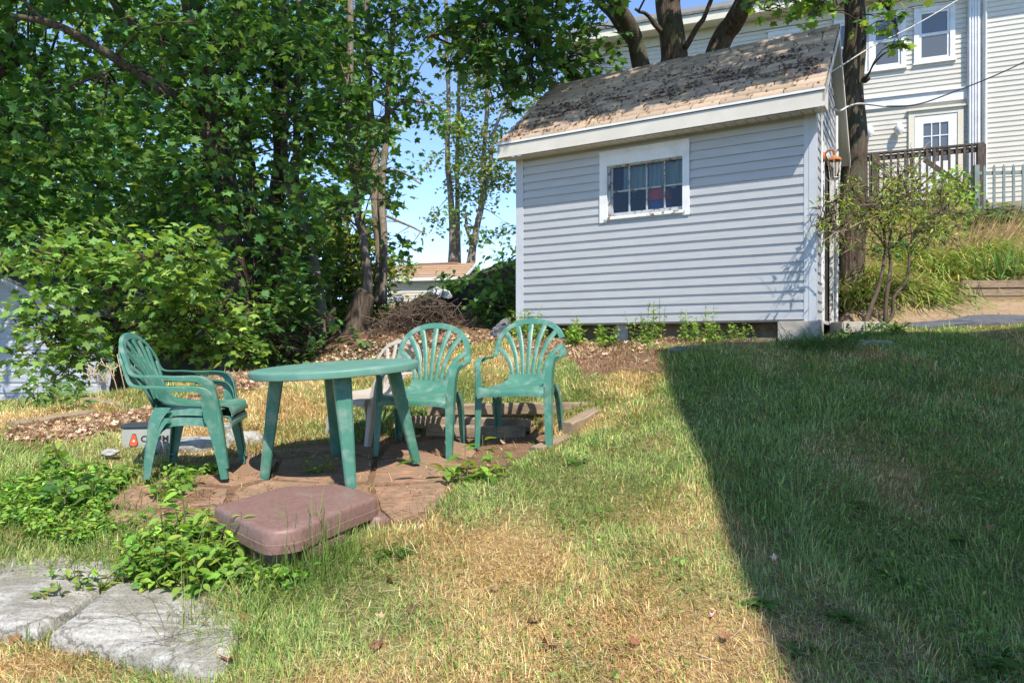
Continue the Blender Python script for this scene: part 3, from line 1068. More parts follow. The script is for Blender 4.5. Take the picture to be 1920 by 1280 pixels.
# ------------------------------------------------------------------ mauve plastic lid box
def lidbox():
    t = thing('plastic_box', 'low mauve brown plastic box with a thick moulded lid, lying by the patio', 'plastic box', (-1.05, 3.45, -1.0))
    # top outline traced in metres from the photograph's perspective, height of the lid top
    top = []
    for u, v, z in [(398, 955, 3.52), (540, 913, 4.0), (572, 915, 3.98), (632, 907, 4.06), (712, 936, 3.72), (640, 962, 3.42), (560, 995, 3.10), (500, 1000, 3.05), (462, 984, 3.2)]:
        top.append(P(u, v, z))
    top = np.array(top)
    # smooth, rounded corners
    k = len(top)
    rp = []
    for i in range(k):
        a, b, c = top[i - 1], top[i], top[(i + 1) % k]
        r = .05
        p0, p1 = b + unit(a - b) * min(r, np.linalg.norm(a - b) * .4), b + unit(c - b) * min(r, np.linalg.norm(c - b) * .4)
        for q in (0, .33, .67, 1):
            rp.append((1 - q) ** 2 * p0 + 2 * q * (1 - q) * b + q * q * p1)
    rp = np.array(rp)
    c = rp.mean(0)
    A = np.c_[rp[:, :2], np.ones(len(rp))]
    co = np.linalg.lstsq(A, rp[:, 2], rcond=None)[0]
    rp[:, 2] = A @ co
    co[2] += .012
    n = len(rp)

    def ring(scale, dz):
        q = rp.copy()
        q[:, :2] = c[:2] + (q[:, :2] - c[:2]) * scale
        q[:, 2] = np.c_[q[:, :2], np.ones(n)] @ co + dz
        return q
    m = MB()
    rs = [ring(.9, .002), ring(.968, .000), ring(.988, -.006), ring(1.0, -.020), ring(1.008, -.062), ring(1.0155, -.064), ring(1.016, -.104), ring(.985, -.106), ring(.92, -.100)]
    vs = np.vstack(rs + [c[None] + [0, 0, .006]])
    fs = []
    for i in range(len(rs) - 1):
        for j in range(n):
            fs.append((i * n + j, i * n + (j + 1) % n, (i + 1) * n + (j + 1) % n, (i + 1) * n + j))
    for j in range(n):
        fs.append((len(vs) - 1, j, (j + 1) % n))
    m.add(vs, fs, True)
    m.build('lid', M_MAUVE, t)
    m = MB()
    b0, b1, b2 = ring(.90, -.095), ring(.885, -.19), ring(.85, -.33)
    vs = np.vstack([b0, b1, b2])
    fs = [(i * n + j, i * n + (j + 1) % n, (i + 1) * n + (j + 1) % n, (i + 1) * n + j) for i in range(2) for j in range(n)] + [tuple(range(n)), tuple(range(2 * n, 3 * n))]
    m.add(vs, fs, True)
    # moulded lug at the right end and the latch block under the front edge
    e = rp[16:20].mean(0)
    m.lathe([(0, .0), (.05, -.002), (.068, -.02), (.072, -.10), (.072, -.2)], e + np.array([.0, -.0, -.085]), 20)
    m.build('base', M_MAUVE, t)
    m = MB()
    f0, f1 = rp[20:24].mean(0), rp[24:28].mean(0)
    d = unit((f1 - f0) * [1, 1, 0])
    nn = np.array([-d[1], d[0], 0])
    if nn[1] > 0: nn = -nn
    for s, w in ((.25, .20), (.62, .12)):
        m.box(f0 * (1 - s) + f1 * s + nn * .012 + np.array([0, 0, -.128]), (w, .03, .045), (d, nn, [0, 0, 1]), .008)
    m.build('latch', M_MAUVE, t)


lidbox()

# ------------------------------------------------------------------ rocks
def rock(name, label, cat, outline, top, thick, mat, group=None, bumpy=.02, tilt=(0, 0)):
    """outline in plan (metres), domed top with chips"""
    o = np.asarray(outline, float)
    c = o.mean(0)
    k = len(o)
    ang = []
    for i in range(k):
        a, b = o[i], o[(i + 1) % k]
        for t in np.linspace(0, 1, 8, endpoint=False):
            ang.append(a * (1 - t) + b * t)
    ang = np.array(ang)
    n = len(ang)
    rings = [0, .25, .5, .7, .84, .93, .98, 1.0, 1.02, .97]
    zz = [0, -.0, -.001, -.002, -.004, -.009, -.022, -.05, -.5 * thick - .09, -thick - .09]
    vs, fs = [], []
    for r, z in zip(rings, zz):
        for p in ang:
            q = c + (p - c) * r
            e = (fbm(N1, q[0] * 3, q[1] * 3, 3, 4) - .5)
            if 0 < r: q = q + (p - c) * (e * .16 if r > .8 else 0)
            h = (fbm(N2, q[0] * 5, q[1] * 5, 1, 5) - .5) * bumpy * 3 + (fbm(N3, q[0] * 22, q[1] * 22, 1, 2) - .5) * bumpy * .6
            zt = top + z + h + (q - c) @ np.asarray(tilt)
            vs.append((q[0], q[1], zt))
    for i in range(len(rings) - 1):
        for j in range(n):
            fs.append((i * n + j, i * n + (j + 1) % n, (i + 1) * n + (j + 1) % n, (i + 1) * n + j))
    m = MB()
    m.add(vs, fs, True)
    ob = m.build(name, mat, None)
    return tag(ob, label, cat, group)


def flatpx(pts, z):
    """photo pixels -> plan points on the horizontal plane at height z"""
    out = []
    for u, v in pts:
        d = -z * F / (v - HV)
        out.append(((u - 960) / F * d, d))
    return out


rock('boulder', 'broad pale granite slab at the lower left with weeds along its front', 'boulder',
     flatpx([(-90, 1040), (0, 1026), (62, 1020), (150, 1040), (225, 1050), (238, 1068), (196, 1092), (130, 1125), (70, 1150), (-20, 1138), (-110, 1110)], -1.05), -1.05, .25, M_ROCK,
     'granite slabs in the foreground', .010, (.02, .10))
rock('boulder', 'pale granite slab nearest the bottom edge, under the leafy bush and grass stems', 'boulder',
     flatpx([(92, 1180), (150, 1146), (215, 1106), (330, 1098), (478, 1106), (468, 1160), (440, 1205), (405, 1226), (350, 1222), (265, 1206), (180, 1192)], -1.105), -1.100, .22, M_ROCK,
     'granite slabs in the foreground', .010, (-.03, .13))


def blob_rock(name, label, cat, u, v, d, w, h, mat, group=None, dep=None, rz=0):
    p = P(u, v, d)
    bm = bmesh.new()
    bmesh.ops.create_icosphere(bm, subdivisions=4, radius=1)
    ph = rng.uniform(0, 50, 3)
    dep = dep or w
    for q in bm.verts:
        n = np.array(q.co)
        f = 1 + (fbm(N1, n[0] * 1.4 + ph[0], n[1] * 1.4 + ph[1], n[2] * 1.4 + ph[2], 4) - .5) * .75
        n = np.sign(n) * np.abs(n) ** .8
        c, s = math.cos(rz), math.sin(rz)
        x, y = n[0] * w / 2 * f, n[1] * dep / 2 * f
        q.co = (p[0] + c * x - s * y, p[1] + s * x + c * y, p[2] + n[2] * h / 2 * f)
    bm.verts.index_update()
    m = MB()
    m.add([q.co[:] for q in bm.verts], [[q.index for q in f.verts] for f in bm.faces], True)
    bm.free()
    return tag(m.build(name, mat, None, autosmooth=False), label, cat, group)


blob_rock('rock', 'grey rounded stone against the toolbox, behind the stacked chairs', 'rock', 296, 838, 4.93, .15, .09, M_ROCK, 'stones behind the stacked chairs')
blob_rock('rock', 'pale rounded boulder seen between the legs of the stacked chairs', 'rock', 372, 842, 5.1, .42, .20, M_ROCK, 'stones behind the stacked chairs', .3)
blob_rock('rock', 'tan angular stone right of the stacked chairs near the table leg', 'rock', 462, 826, 5.3, .27, .16, M_ROCK, 'stones behind the stacked chairs', .25)
blob_rock('rock', 'brown upright stone behind the front legs of the stacked chairs', 'rock', 420, 818, 5.45, .22, .22, M_ROCK, 'stones behind the stacked chairs', .2)
blob_rock('rock', 'small white stone lying on straw left of the toolbox', 'rock', 206, 848, 4.7, .11, .045, M_ROCK, None, .08)
p_ = G(1640, 645)
rock('stepping_stone', 'flat grey stone in the shaded grass below the shrub', 'stone', [(p_[0] + a * .24, p_[1] + b * .2) for a, b in
     [(-1, -.1), (-.5, .5), (.2, .6), (.9, .25), (.7, -.4), (0, -.6), (-.6, -.5)]], p_[2] + .035, .08, M_ROCK, None, .01, (0, .15))
p_ = G(1283, 659)
rock('stone', 'dark flat slate lying at the corner of the big shadow before the shed', 'stone', [(p_[0] + a * .17, p_[1] + b * .12) for a, b in
     [(-1, -.1), (-.4, .5), (.3, .5), (1, .2), (.6, -.4), (-.2, -.6)]], p_[2] + .05, .06, M_SLATE, None, .01, (.1, .1))

# ------------------------------------------------------------------ landscape timbers
def timber(label, a, b, w, h, roll=0, group='landscape timbers'):
    a, b = np.asarray(a, float), np.asarray(b, float)
    d = unit(b - a)
    s = unit(np.cross(d, [0, 0, 1]))
    u = np.cross(s, d)
    t = thing('landscape_timber', label, 'timber', (a + b) / 2, group=group)
    n = 16
    Ls = np.linspace(0, 1, n)
    path = np.array([a * (1 - q) + b * q for q in Ls])
    secs = []
    c = .012
    for q in Ls:
        k = 1 + (N1(q * 5, a[0] * 9) - .5) * .12
        x, y = w / 2 * k, h / 2 * (1 + (N2(q * 6, a[1] * 9) - .5) * .14)
        secs.append([(-x + c, y), (x - c, y), (x, y - c), (x, -y + c), (x - c, -y), (-x + c, -y), (-x, -y + c), (-x, y - c)])
    m = MB()
    m.section(path, np.tile(u, (n, 1)), np.tile(s, (n, 1)), secs)
    me = m.build('beam', M_TIMBER, t)
    ang = math.atan2(d[1], d[0])
    # the grain runs along local X: turn the mesh data, not the look
    R_ = np.stack([d, np.cross(u, d), u])
    me.data.transform(Matrix(R_.tolist()).to_4x4())
    t.rotation_euler = Matrix(R_.T.tolist()).to_euler()
    return t


timber('long grey timber along the back of the bed, upper of two behind the green chairs', P(802, 768, 6.05), P(1138, 764, 6.15), .10, .105)
timber('lower brown timber under the upper one behind the two green chairs', P(764, 790, 5.72), P(995, 797, 5.75), .10, .10)
timber('short dark timber lying lowest behind the middle green chair', P(800, 806, 5.62), P(985, 812, 5.6), .10, .10)
timber('sloping timber on the right side of the bed with its cut end facing the lawn', P(1062, 806, 5.38), P(1148, 762, 6.2), .11, .115)
timber('short tilted timber at the right foot of the cracked chair', P(1003, 852, 4.92), P(1066, 828, 5.25), .10, .11)
timber('grey half-buried timber in dry leaves at the far left', P(22, 806, 5.3), P(172, 781, 5.9), .10, .12)
timber('dark grey half-buried timber left of the stacked chairs', P(165, 757, 6.4), P(248, 771, 6.2), .10, .12)

# ------------------------------------------------------------------ grey toolbox
def toolbox():
    t = thing('toolbox', 'grey plastic toolbox with dark lid and orange reflector behind the stacked chairs', 'toolbox', P(262, 845, 4.98))
    a, b = P(227, 828, 5.0), P(322, 822, 5.06)
    d = unit((b - a) * [1, 1, 0])
    n = np.array([d[1], -d[0], 0])
    c = (a + b) / 2 - n * .10
    zb, zt = P(0, 856, 5.0)[2], P(0, 803, 5.0)[2]
    ax = (d, n, [0, 0, 1])
    W = np.linalg.norm(b - a)
    m = MB()
    m.box(c + [0, 0, (zb + zt) / 2 - c[2]], (W, .20, zt - zb), ax, .01)
    m.build('body', M_BOXG, t)
    m = MB()
    m.box(c + [0, 0, zt - c[2] + .012], (W + .02, .22, .026), ax, .008)
    m.build('lid', M_BOXD, t)
    r0 = P(249, 826, 4.99)
    r0 = r0 - n * (np.dot(r0 - c, n) - .1005)

    def badge(name, pts, z0, z1, mat, par):
        mm = MB()
        mm.prism(pts, z0, z1, (d, [0, 0, 1], n), r0)
        return mm.build(name, mat, par)
    k = .0036
    hexo = [(-3, 13), (3, 13), (8, -7), (4, -13), (-7, -13), (-9, -7)]
    r = badge('reflector', [(x * k, y * k) for x, y in hexo], .0005, .003, M_BLACK, t)
    badge('lens', [(x * k * .84, y * k * .86) for x, y in hexo], .003, .0055, M_RED, r)
    star = [((3.6 if i % 2 == 0 else 1.4) * k * math.sin(i * math.pi / 5), (3.6 if i % 2 == 0 else 1.4) * k * math.cos(i * math.pi / 5) - .004) for i in range(10)]
    badge('star', star, .0055, .0065, M_WHITE, r)
    cu = bpy.data.curves.new('lettering', 'FONT')
    cu.body = 'COMM'
    cu.size = .062
    cu.extrude = .0006
    cu.offset = .0016
    tmp = bpy.data.objects.new('lettering', cu)
    COL.objects.link(tmp)
    bpy.context.view_layer.update()
    me = bpy.data.meshes.new_from_object(tmp.evaluated_get(bpy.context.evaluated_depsgraph_get()))
    bpy.data.objects.remove(tmp)
    q = r0 + d * .045 + n * .001 - np.array([0, 0, .012])
    M = Matrix(np.stack([d, [0, 0, 1], n], 1).tolist()).to_4x4()
    M.translation = Vector((q - WL[t.name]).tolist())
    me.transform(M)
    me.name = 'lettering'
    link_mesh('lettering', me, M_BLACK, t)


toolbox()

# ------------------------------------------------------------------ lapped siding
def siding(m, PT, h0, h1, lo, hi, course=.1016, butt=.017, holes=()):
    """PT(s, out, h); lo(h), hi(h) give the ends of the wall at a height; holes = (s0, s1, z0, z1)"""
    z = h0
    while z < h1 - 1e-4:
        zt = min(z + course, h1)
        kz, ky = z + .68 * course, z + .73 * course
        cuts = sorted({z, zt} | {q for q in (kz, ky) if q < zt - 1e-4} | {c for hl in holes for c in hl[2:] if z < c < zt})
        for a, b in zip(cuts[:-1], cuts[1:]):
            mid = (a + b) / 2
            spans = [(lo, hi)]
            for s0, s1, z0, z1 in holes:
                if z0 < mid < z1:
                    ns = []
                    for l, r in spans:
                        ns += [(l, (lambda h, q=s0: q)), ((lambda h, q=s1: q), r)]
                    spans = ns
            pf = lambda q: butt * min(1., max(0., (.73 - (q - z) / course) / .05))
            oa, ob = pf(a) * (1.06 if a == z else 1), pf(b)
            for l, r in spans:
                if r(mid) - l(mid) < .002: continue
                m.add([PT(l(a), oa, a), PT(r(a), oa, a), PT(r(b), ob, b), PT(l(b), ob, b)], [(0, 1, 2, 3)])
                if a == z:
                    m.add([PT(l(a), -.002, a), PT(r(a), -.002, a), PT(r(a), oa, a), PT(l(a), oa, a)], [(0, 1, 2, 3)])
        z = zt


def K(x): return lambda h: x


def pbox(m, PT, s0, s1, o0, o1, h0, h1):
    v = [PT(s, o, h) for s in (s0, s1) for o in (o0, o1) for h in (h0, h1)]
    m.add(v, [(0, 1, 3, 2), (4, 6, 7, 5), (0, 4, 5, 1), (2, 3, 7, 6), (0, 2, 6, 4), (1, 5, 7, 3)])


# ------------------------------------------------------------------ the shed
def shed():
    t = thing('shed', 'small grey clapboard shed with brown shingle roof and one white framed window', 'shed', SH(SLEN / 2, SDEP / 2, .1))
    FW = lambda s, o, h: SH(s, -o, h)               # front wall
    SW = lambda d, o, h: SH(-o, d, h)               # right gable wall
    LW = lambda d, o, h: SH(SLEN + o, d, h)
    BW = lambda s, o, h: SH(s, SDEP + o, h)
    # window opening, from the photograph
    def on_front(u, v):
        k = (u - 960) / F
        s = (SR[0] - k * SR[1]) / (k * SD[1] - SD[0])
        z = SR[1] + s * SD[1]
        return s, (HV - v) / F * z
    a0, a1 = on_front(1140, 315)[0], on_front(1281, 300)[0]     # opening left, right
    f0, f1 = on_front(1126, 300)[0], on_front(1294, 300)[0]     # trim left, right
    top = on_front(1210, 303)[1]
    bot = on_front(1210, 401)[1]
    ttop = on_front(1210, 277)[1]
    tbot = on_front(1210, 411)[1]
    m = MB()
    siding(m, FW, ZB, ZT, K(.10), K(SLEN - .09), holes=[(a1, a0, bot, top)])
    m.build('front_wall', M_SIDE, t)
    RT = ZT + .12 + (SDEP / 2 + .02) * .80          # gable peak
    SL = .80
    zr = lambda d: ZT + .10 + min(d, SDEP - d) * SL
    m = MB()
    lo = lambda h: max(.075, (h - ZT - .10) / SL)
    hi = lambda h: min(SDEP - .075, SDEP - (h - ZT - .10) / SL)
    siding(m, SW, ZB, zr(SDEP / 2) - .03, lo, hi, holes=[(.62, 1.50, ZB, 2.18)])
    m.build('side_wall', M_SIDE, t)
    m = MB()
    siding(m, LW, ZB, zr(SDEP / 2) - .03, lo, hi)
    siding(m, BW, ZB, ZT, K(.0), K(SLEN))
    # floor frame + inner lining so that the room behind the window is closed and dim
    pbox(m, FW, .02, SLEN - .02, -SDEP + .02, -.03, ZB - .02, ZB + .02)
    m.build('rear_wall', M_SIDE, t)
    m = MB()
    pbox(m, FW, .03, SLEN - .03, -SDEP + .05, -SDEP + .08, ZB + .02, ZT)
    pbox(m, FW, .03, .05, -SDEP + .08, -.05, ZB + .02, ZT)
    pbox(m, FW, SLEN - .05, SLEN - .03, -SDEP + .08, -.05, ZB + .02, ZT)
    pbox(m, FW, .05, SLEN - .05, -SDEP + .08, -.05, ZT - .03, ZT)
    m.build('lining', M_INSIDE, t)
    # corner boards
    for (s0, s1, o0, o1) in ((-.02, .10, -.004, .022), (SLEN - .09, SLEN + .02, -.004, .022)):
        m = MB()
        pbox(m, FW, s0, s1, o0, o1, ZB - .02, ZT)
        if s0 < 0:
            pbox(m, FW, -.02, .003, -.09, -.005, ZB - .02, ZT + .12)
            pbox(m, FW, .045, .052, .0225, .026, ZB - .02, ZT)
        m.build('corner_board', M_TRIMG, t)
    # roof: stepped shingle courses
    ov, rk, th = .30, .13, .035
    ez = ZT + .115
    for sign in (1, -1):
        m = MB()
        V, Q, C = [], [], []
        slope_len = (SDEP / 2 + ov) * math.hypot(1, SL)
        nc = 13
        for i in range(nc):
            d0, d1 = -ov + (SDEP / 2 + ov) * i / nc, -ov + (SDEP / 2 + ov) * (i + 1) / nc
            s = -rk
            shift = rng.uniform(0, .3)
            while s < SLEN + rk - 1e-3:
                wdt = rng.uniform(.27, .33) if s > -rk else .1 + shift
                e = min(s + wdt, SLEN + rk)
                lift = abs(rng.normal(0, .002)) + (.012 if rng.random() < .05 else 0)
                j0 = rng.normal(0, .006)
                col = np.array([.40, .30, .215]) * math.exp(rng.normal(0, .24)) * np.array([1, rng.uniform(.94, 1.03), rng.uniform(.9, 1.05)])
                b = len(V)
                for (ss, dd, hh) in ((s + .006, d0 + j0, .026 + lift), (e - .006, d0 + j0, .026 + lift), (e - .005, d1 + .004, .004), (s + .005, d1 + .004, .004),
                                     (s + .003, d0 + j0, .001), (e - .003, d0 + j0, .001)):
                    d = dd if sign > 0 else SDEP - dd
                    V.append(SH(ss, d, ez + (dd + ov) * SL + th + hh))
                    C.append(col)
                Q += [(b, b + 1, b + 2, b + 3), (b + 4, b + 5, b + 1, b)]
                s = e
        o = np_mesh('shingle_course' if False else 'roof', np.array(V), np.array(Q), np.array(C), M_SHING, t)
        # deck below the shingles
        v = []
        for ss in (-rk, SLEN + rk):
            for dd, hh in ((-ov, 0), (SDEP / 2, 0), (SDEP / 2, th), (-ov, th)):
                d = dd if sign > 0 else SDEP - dd
                v.append(SH(ss, d, ez + (dd + ov) * SL + hh))
        m.add(v, [(0, 1, 2, 3), (4, 7, 6, 5), (0, 4, 5, 1), (1, 5, 6, 2), (2, 6, 7, 3), (3, 7, 4, 0)])
        m.build('roof_deck', M_SLATE, o)
    m = MB()
    for i in range(14):                                 # ridge caps
        s0 = -rk + (SLEN + 2 * rk) * i / 14
        s1 = s0 + (SLEN + 2 * rk) / 14 + .015
        zr_ = ez + (SDEP / 2 + ov) * SL + th + .016 + rng.uniform(0, .006)
        w = .11
        v = [SH(s0, SDEP / 2 - w, zr_ - w * SL + .008), SH(s1, SDEP / 2 - w, zr_ - w * SL), SH(s1, SDEP / 2, zr_ + .004), SH(s0, SDEP / 2, zr_ + .012),
             SH(s1, SDEP / 2 + w, zr_ - w * SL), SH(s0, SDEP / 2 + w, zr_ - w * SL + .008)]
        m.add(v, [(0, 1, 2, 3), (3, 2, 4, 5)])
    o = m.build('ridge_cap', M_SHING, t)
    ca = o.data.attributes.new('Col', 'FLOAT_COLOR', 'POINT')
    ca.data.foreach_set('color', np.tile([.29, .21, .15, 1.], len(o.data.vertices)).astype(np.float32))
    # fascia and drip edge, ribbed soffit, boxed ends
    m = MB()
    pbox(m, FW, -rk, SLEN + rk, ov - .022, ov, ZT - .065 + .03, ez + .012)
    v = [FW(-rk, ov - .022, ZT - .035), FW(SLEN + rk, ov - .022, ZT - .035), FW(SLEN + rk, .0, ZT - .005), FW(-rk, .0, ZT - .005)]
    for s in (-rk, SLEN + rk - .02):                    # end boxes
        vs = [FW(q, o_, h_) for q in (s, s + .02) for o_, h_ in ((ov - .003, ZT - .037), (ov - .003, ez), (.0, ez + ov * SL), (.0, ZT - .008))]
        m.add(vs, [(0, 1, 2, 3), (4, 7, 6, 5), (0, 4, 5, 1), (1, 5, 6, 2), (2, 6, 7, 3), (3, 7, 4, 0)])
    m.build('fascia', M_FASCIA, t)
    m = MB()
    pbox(m, FW, -rk - .004, SLEN + rk + .004, ov + .0025, ov + .014, ez + .012, ez + .036)
    m.build('drip_edge', M_WHITE, t)
    m = MB()
    nr = 34
    for i in range(nr):
        s0 = -rk + .02 + (SLEN + 2 * rk - .04) * i / nr
        s1 = -rk + .02 + (SLEN + 2 * rk - .04) * (i + 1) / nr
        q = .018
        for a, b, dz in ((s0, s1 - q, 0), (s1 - q, s1 - q * .5, 'd'), (s1 - q * .5, s1, 'u')):
            z0, z1 = (0, 0) if dz == 0 else ((0, .012) if dz == 'd' else (.012, 0))
            m.add([FW(a, .0, ZT - .012 + z0), FW(b, .0, ZT - .012 + z1), FW(b, ov - .024, ZT - .040 + z1), FW(a, ov - .024, ZT - .040 + z0)], [(0, 1, 2, 3)])
    m.build('soffit', M_FASCIA, t)
    # rake boards on the right gable
    for side, PTx in ((0, SW), (1, LW)):
        m = MB()
        for sgn in (0, 1):
            v = []
            for o_ in (rk - .022, rk):
                for dd, hh in ((-ov, -.10), (-ov, .03), (SDEP / 2, .03), (SDEP / 2, -.10)):
                    d = dd if sgn == 0 else SDEP - dd
                    v.append(PTx(d, o_, ez + (dd + ov) * SL + hh - .003))
            m.add(v, [(0, 1, 2, 3), (4, 7, 6, 5), (0, 4, 5, 1), (1, 5, 6, 2), (2, 6, 7, 3), (3, 7, 4, 0)])
            v = []
            for o_ in (.0, rk - .022):
                for dd, hh in ((-ov, -.07), (SDEP / 2, -.07)):
                    d = dd if sgn == 0 else SDEP - dd
                    v.append(PTx(d, o_, ez + (dd + ov) * SL + hh))
            m.add(v, [(0, 1, 3, 2)])
        m.build('rake_board', M_FASCIA, t)
    # window
    w = MB()
    jb = .035
    pbox(w, FW, f1, a1, .0, .034, tbot, ttop)
    pbox(w, FW, a0, f0, .0, .034, tbot, ttop)
    pbox(w, FW, a1, a0, .0, .032, top, ttop)
    pbox(w, FW, f1 - .006, f0 + .006, .0, .044, ttop, ttop + .016)
    pbox(w, FW, f1 + .018, f0 - .018, .034, .038, ttop - .035, ttop - .027)
    wf = w.build('window', M_WHITE, t)
    w = MB()
    pbox(w, FW, a1 + .002, a0 - .002, -.05, .040, bot - .030, bot)
    pbox(w, FW, a1 - .03, a0 + .03, .036, .046, bot - .036, bot - .012)
    w.build('sill', M_PEEL, wf)
    w = MB()
    pbox(w, FW, a1, a1 + .010, -.07, .001, bot, top)
    pbox(w, FW, a0 - .03, a0, -.07, .001, bot, top)
    pbox(w, FW, a1, a0 - .03, -.07, .0, top - .016, top)
    pbox(w, FW, a1 + .01, a0 - .03, -.06, -.02, bot, bot + .05)
    for i in range(1, 4):
        q = a0 - .045 + (a1 + .012 - (a0 - .045)) * i / 4
        pbox(w, FW, q - .009, q + .009, -.058, -.028, bot + .05, top - .016)
    mid = bot + .05 + (top - bot - .066) * .47
    pbox(w, FW, a1 + .01, a0 - .03, -.056, -.026, mid - .009, mid + .009)
    pbox(w, FW, a0 - .052, a0 - .03, -.058, -.025, bot + .05, top - .016)
    w.build('sash', M_SASH, wf)
    w = MB()
    w.quad(FW(a1 + .005, -.044, bot + .03), FW(a0 - .035, -.044, bot + .03), FW(a0 - .035, -.044, top - .01), FW(a1 + .005, -.044, top - .01))
    w.build('pane', M_GLASS, wf)
    # footing blocks and skid
    for s0, s1, d0, d1, h0, h1 in ((-.06, .36, -.05, .25, -.12, ZB - .018), (SLEN - .30, SLEN - .02, .04, .3, .0, ZB - .02), (2.1, 2.25, .10, .3, -.1, ZB - .02)):
        m = MB()
        c0 = SH((s0 + s1) / 2, (d0 + d1) / 2, (h0 + h1) / 2)
        m.box(c0, (s1 - s0, d1 - d0, h1 - h0), ((*SD, 0), (*SN, 0), (0, 0, 1)), .008)
        m.build('footing_block', M_CONC, t)
    m = MB()
    pbox(m, FW, .30, SLEN - .1, -.42, -.36, -.1, ZB - .021)
    pbox(m, FW, .38, 1.15, -.03, .04, -.03, .095)
    m.build('skid', M_TIMBER, t)
    # dark slab for the side doorway's shade, its casing, pipes on the gable wall
    m = MB()
    pbox(m, SW, .63, 1.49, -.06, -.03, ZB - .01, 2.17)
    m.build('door', M_DARKIN, t)  # no door leaf: near-black slab painted as the darkness in the opening
    m = MB()
    pbox(m, SW, .53, .62, -.01, .03, ZB - .03, 2.28)
    pbox(m, SW, 1.50, 1.59, -.01, .03, ZB - .03, 2.28)
    pbox(m, SW, .62, 1.50, -.01, .028, 2.18, 2.28)
    m.build('door_casing', M_PEEL, t)
    m = MB()
    m.tube([SW(.30, .035, ZB + .4), SW(.30, .035, 2.5)], .011, 8)
    m.build('conduit', M_WHITE, t)
    m = MB()
    m.tube([SW(1.75, .045, ZB), SW(1.75, .045, 2.9)], .018, 8)
    m.build('conduit', M_WHITE, t)
    m = MB()
    m.box(SW(.02, .07, ZT + .19), (.10, .10, .17), ((*SN, 0), (*SD, 0), (0, 0, 1)), .01)
    m.build('junction_box', M_FASCIA, t)
    # coach lantern
    b = SW(.40, .03, 2.07)
    c = SW(.36, .155, 1.98)
    m = MB()
    m.lathe([(0, .0), (.055, .0), (.06, .008), (.05, .02), (.02, .03), (0, .03)], b, 20, (-SD[0], -SD[1], 0))
    m.tube(catmull([b, b + (c - b) * .5 + [0, 0, .10], c + [0, 0, .13], c + [0, 0, .055]], 12), .010, 8)
    la = m.build('wall_lantern', M_RUST, t)
    m = MB()
    m.lathe([(0, .085), (.018, .08), (.03, .06), (.06, .052), (.075, .028), (.074, .022), (0, .03)], c, 12)
    m.build('cap', M_RUST, la)
    m = MB()
    m.lathe([(.068, .024), (.048, -.16), (.042, -.165), (0, -.168)], c, 6)
    m.build('glass', M_LGLASS, la)
    m = MB()
    for i in range(6):
        a = 2 * math.pi * i / 6
        pth = [c + np.array([math.cos(a) * r, math.sin(a) * r, z]) for r, z in ((.070, .025), (.050, -.165))]
        m.tube(pth, .004, 5)
    m.lathe([(.052, -.160), (.054, -.168), (.03, -.185), (0, -.19)], c, 12)
    m.build('cage', M_PEEL, la)
    return FW, (a0, a1, bot, top)


FW, (wa0, wa1, wbot, wtop) = shed()


def in_shed():
    # gathered curtain on the inner side of the window and a bundle on the shelf behind it
    n, V, Q = 90, [], []
    s0, s1 = wa1 + .02, wa0 - .16
    for i in range(n):
        s = s0 + (s1 - s0) * i / (n - 1)
        for j in range(7):
            h = wtop + .02 - (wtop - wbot) * .54 * j / 6 + (.012 * math.sin(i * .33) if j == 6 else 0)
            o = -.10 + .014 * math.sin(i * .75 + .8 * math.sin(i * .21)) * (.4 + .6 * j / 6) + .006 * math.sin(i * .31 + j)
            V.append(FW(s, o, h))
    for i in range(n - 1):
        for j in range(6):
            a = i * 7 + j
            Q.append((a, a + 7, a + 8, a + 1))
    o = np_mesh('curtain', np.array(V), np.array(Q), None, M_CURT, smooth=True)
    tag(o, 'gathered pale green curtain hanging behind the shed window', 'curtain')
    q = FW(wa1 + (wa0 - wa1) * .385, -.22, wbot)
    t = thing('fabric_roll', 'red and blue fabric roll standing behind the lower shed window panes', 'fabric roll', q)
    m = MB()
    m.lathe([(0, .15), (.12, .16), (.15, .19), (.145, .30), (.10, .33), (0, .335)], q, 24)
    m.build('red_half', M_CLOTHR, t)
    m = MB()
    m.lathe([(0, -.05), (.15, -.04), (.16, .0), (.155, .14), (.14, .158), (0, .16)], q, 24)
    m.build('blue_half', M_CLOTHB, t)
    m = MB()
    pbox(m, FW, wa1 - .4, wa0 + .4, -.50, -.09, wbot - .05, wbot - .03)
    tag(m.build('shelf', M_INSIDE, None), 'dim wooden shelf just below the shed window inside', 'shelf')


in_shed()

# ------------------------------------------------------------------ the cream house
HF = np.array([9.7, 16.0])
HD = np.array([-.932, .361]); HD /= np.linalg.norm(HD)
HNv = np.array([-HD[1], HD[0]])                      # candidates for the outward normal
if HNv @ -HF < 0: HNv = -HNv


def HP(s, o, h):
    q = HF + s * HD + o * HNv
    return np.array([q[0], q[1], h])


def on_house(u, v, o=0):
    k = (u - 960) / F
    q = HF + o * HNv
    s = (q[0] - k * q[1]) / (k * HD[1] - HD[0])
    z = q[1] + s * HD[1]
    return s, (HV - v) / F * z


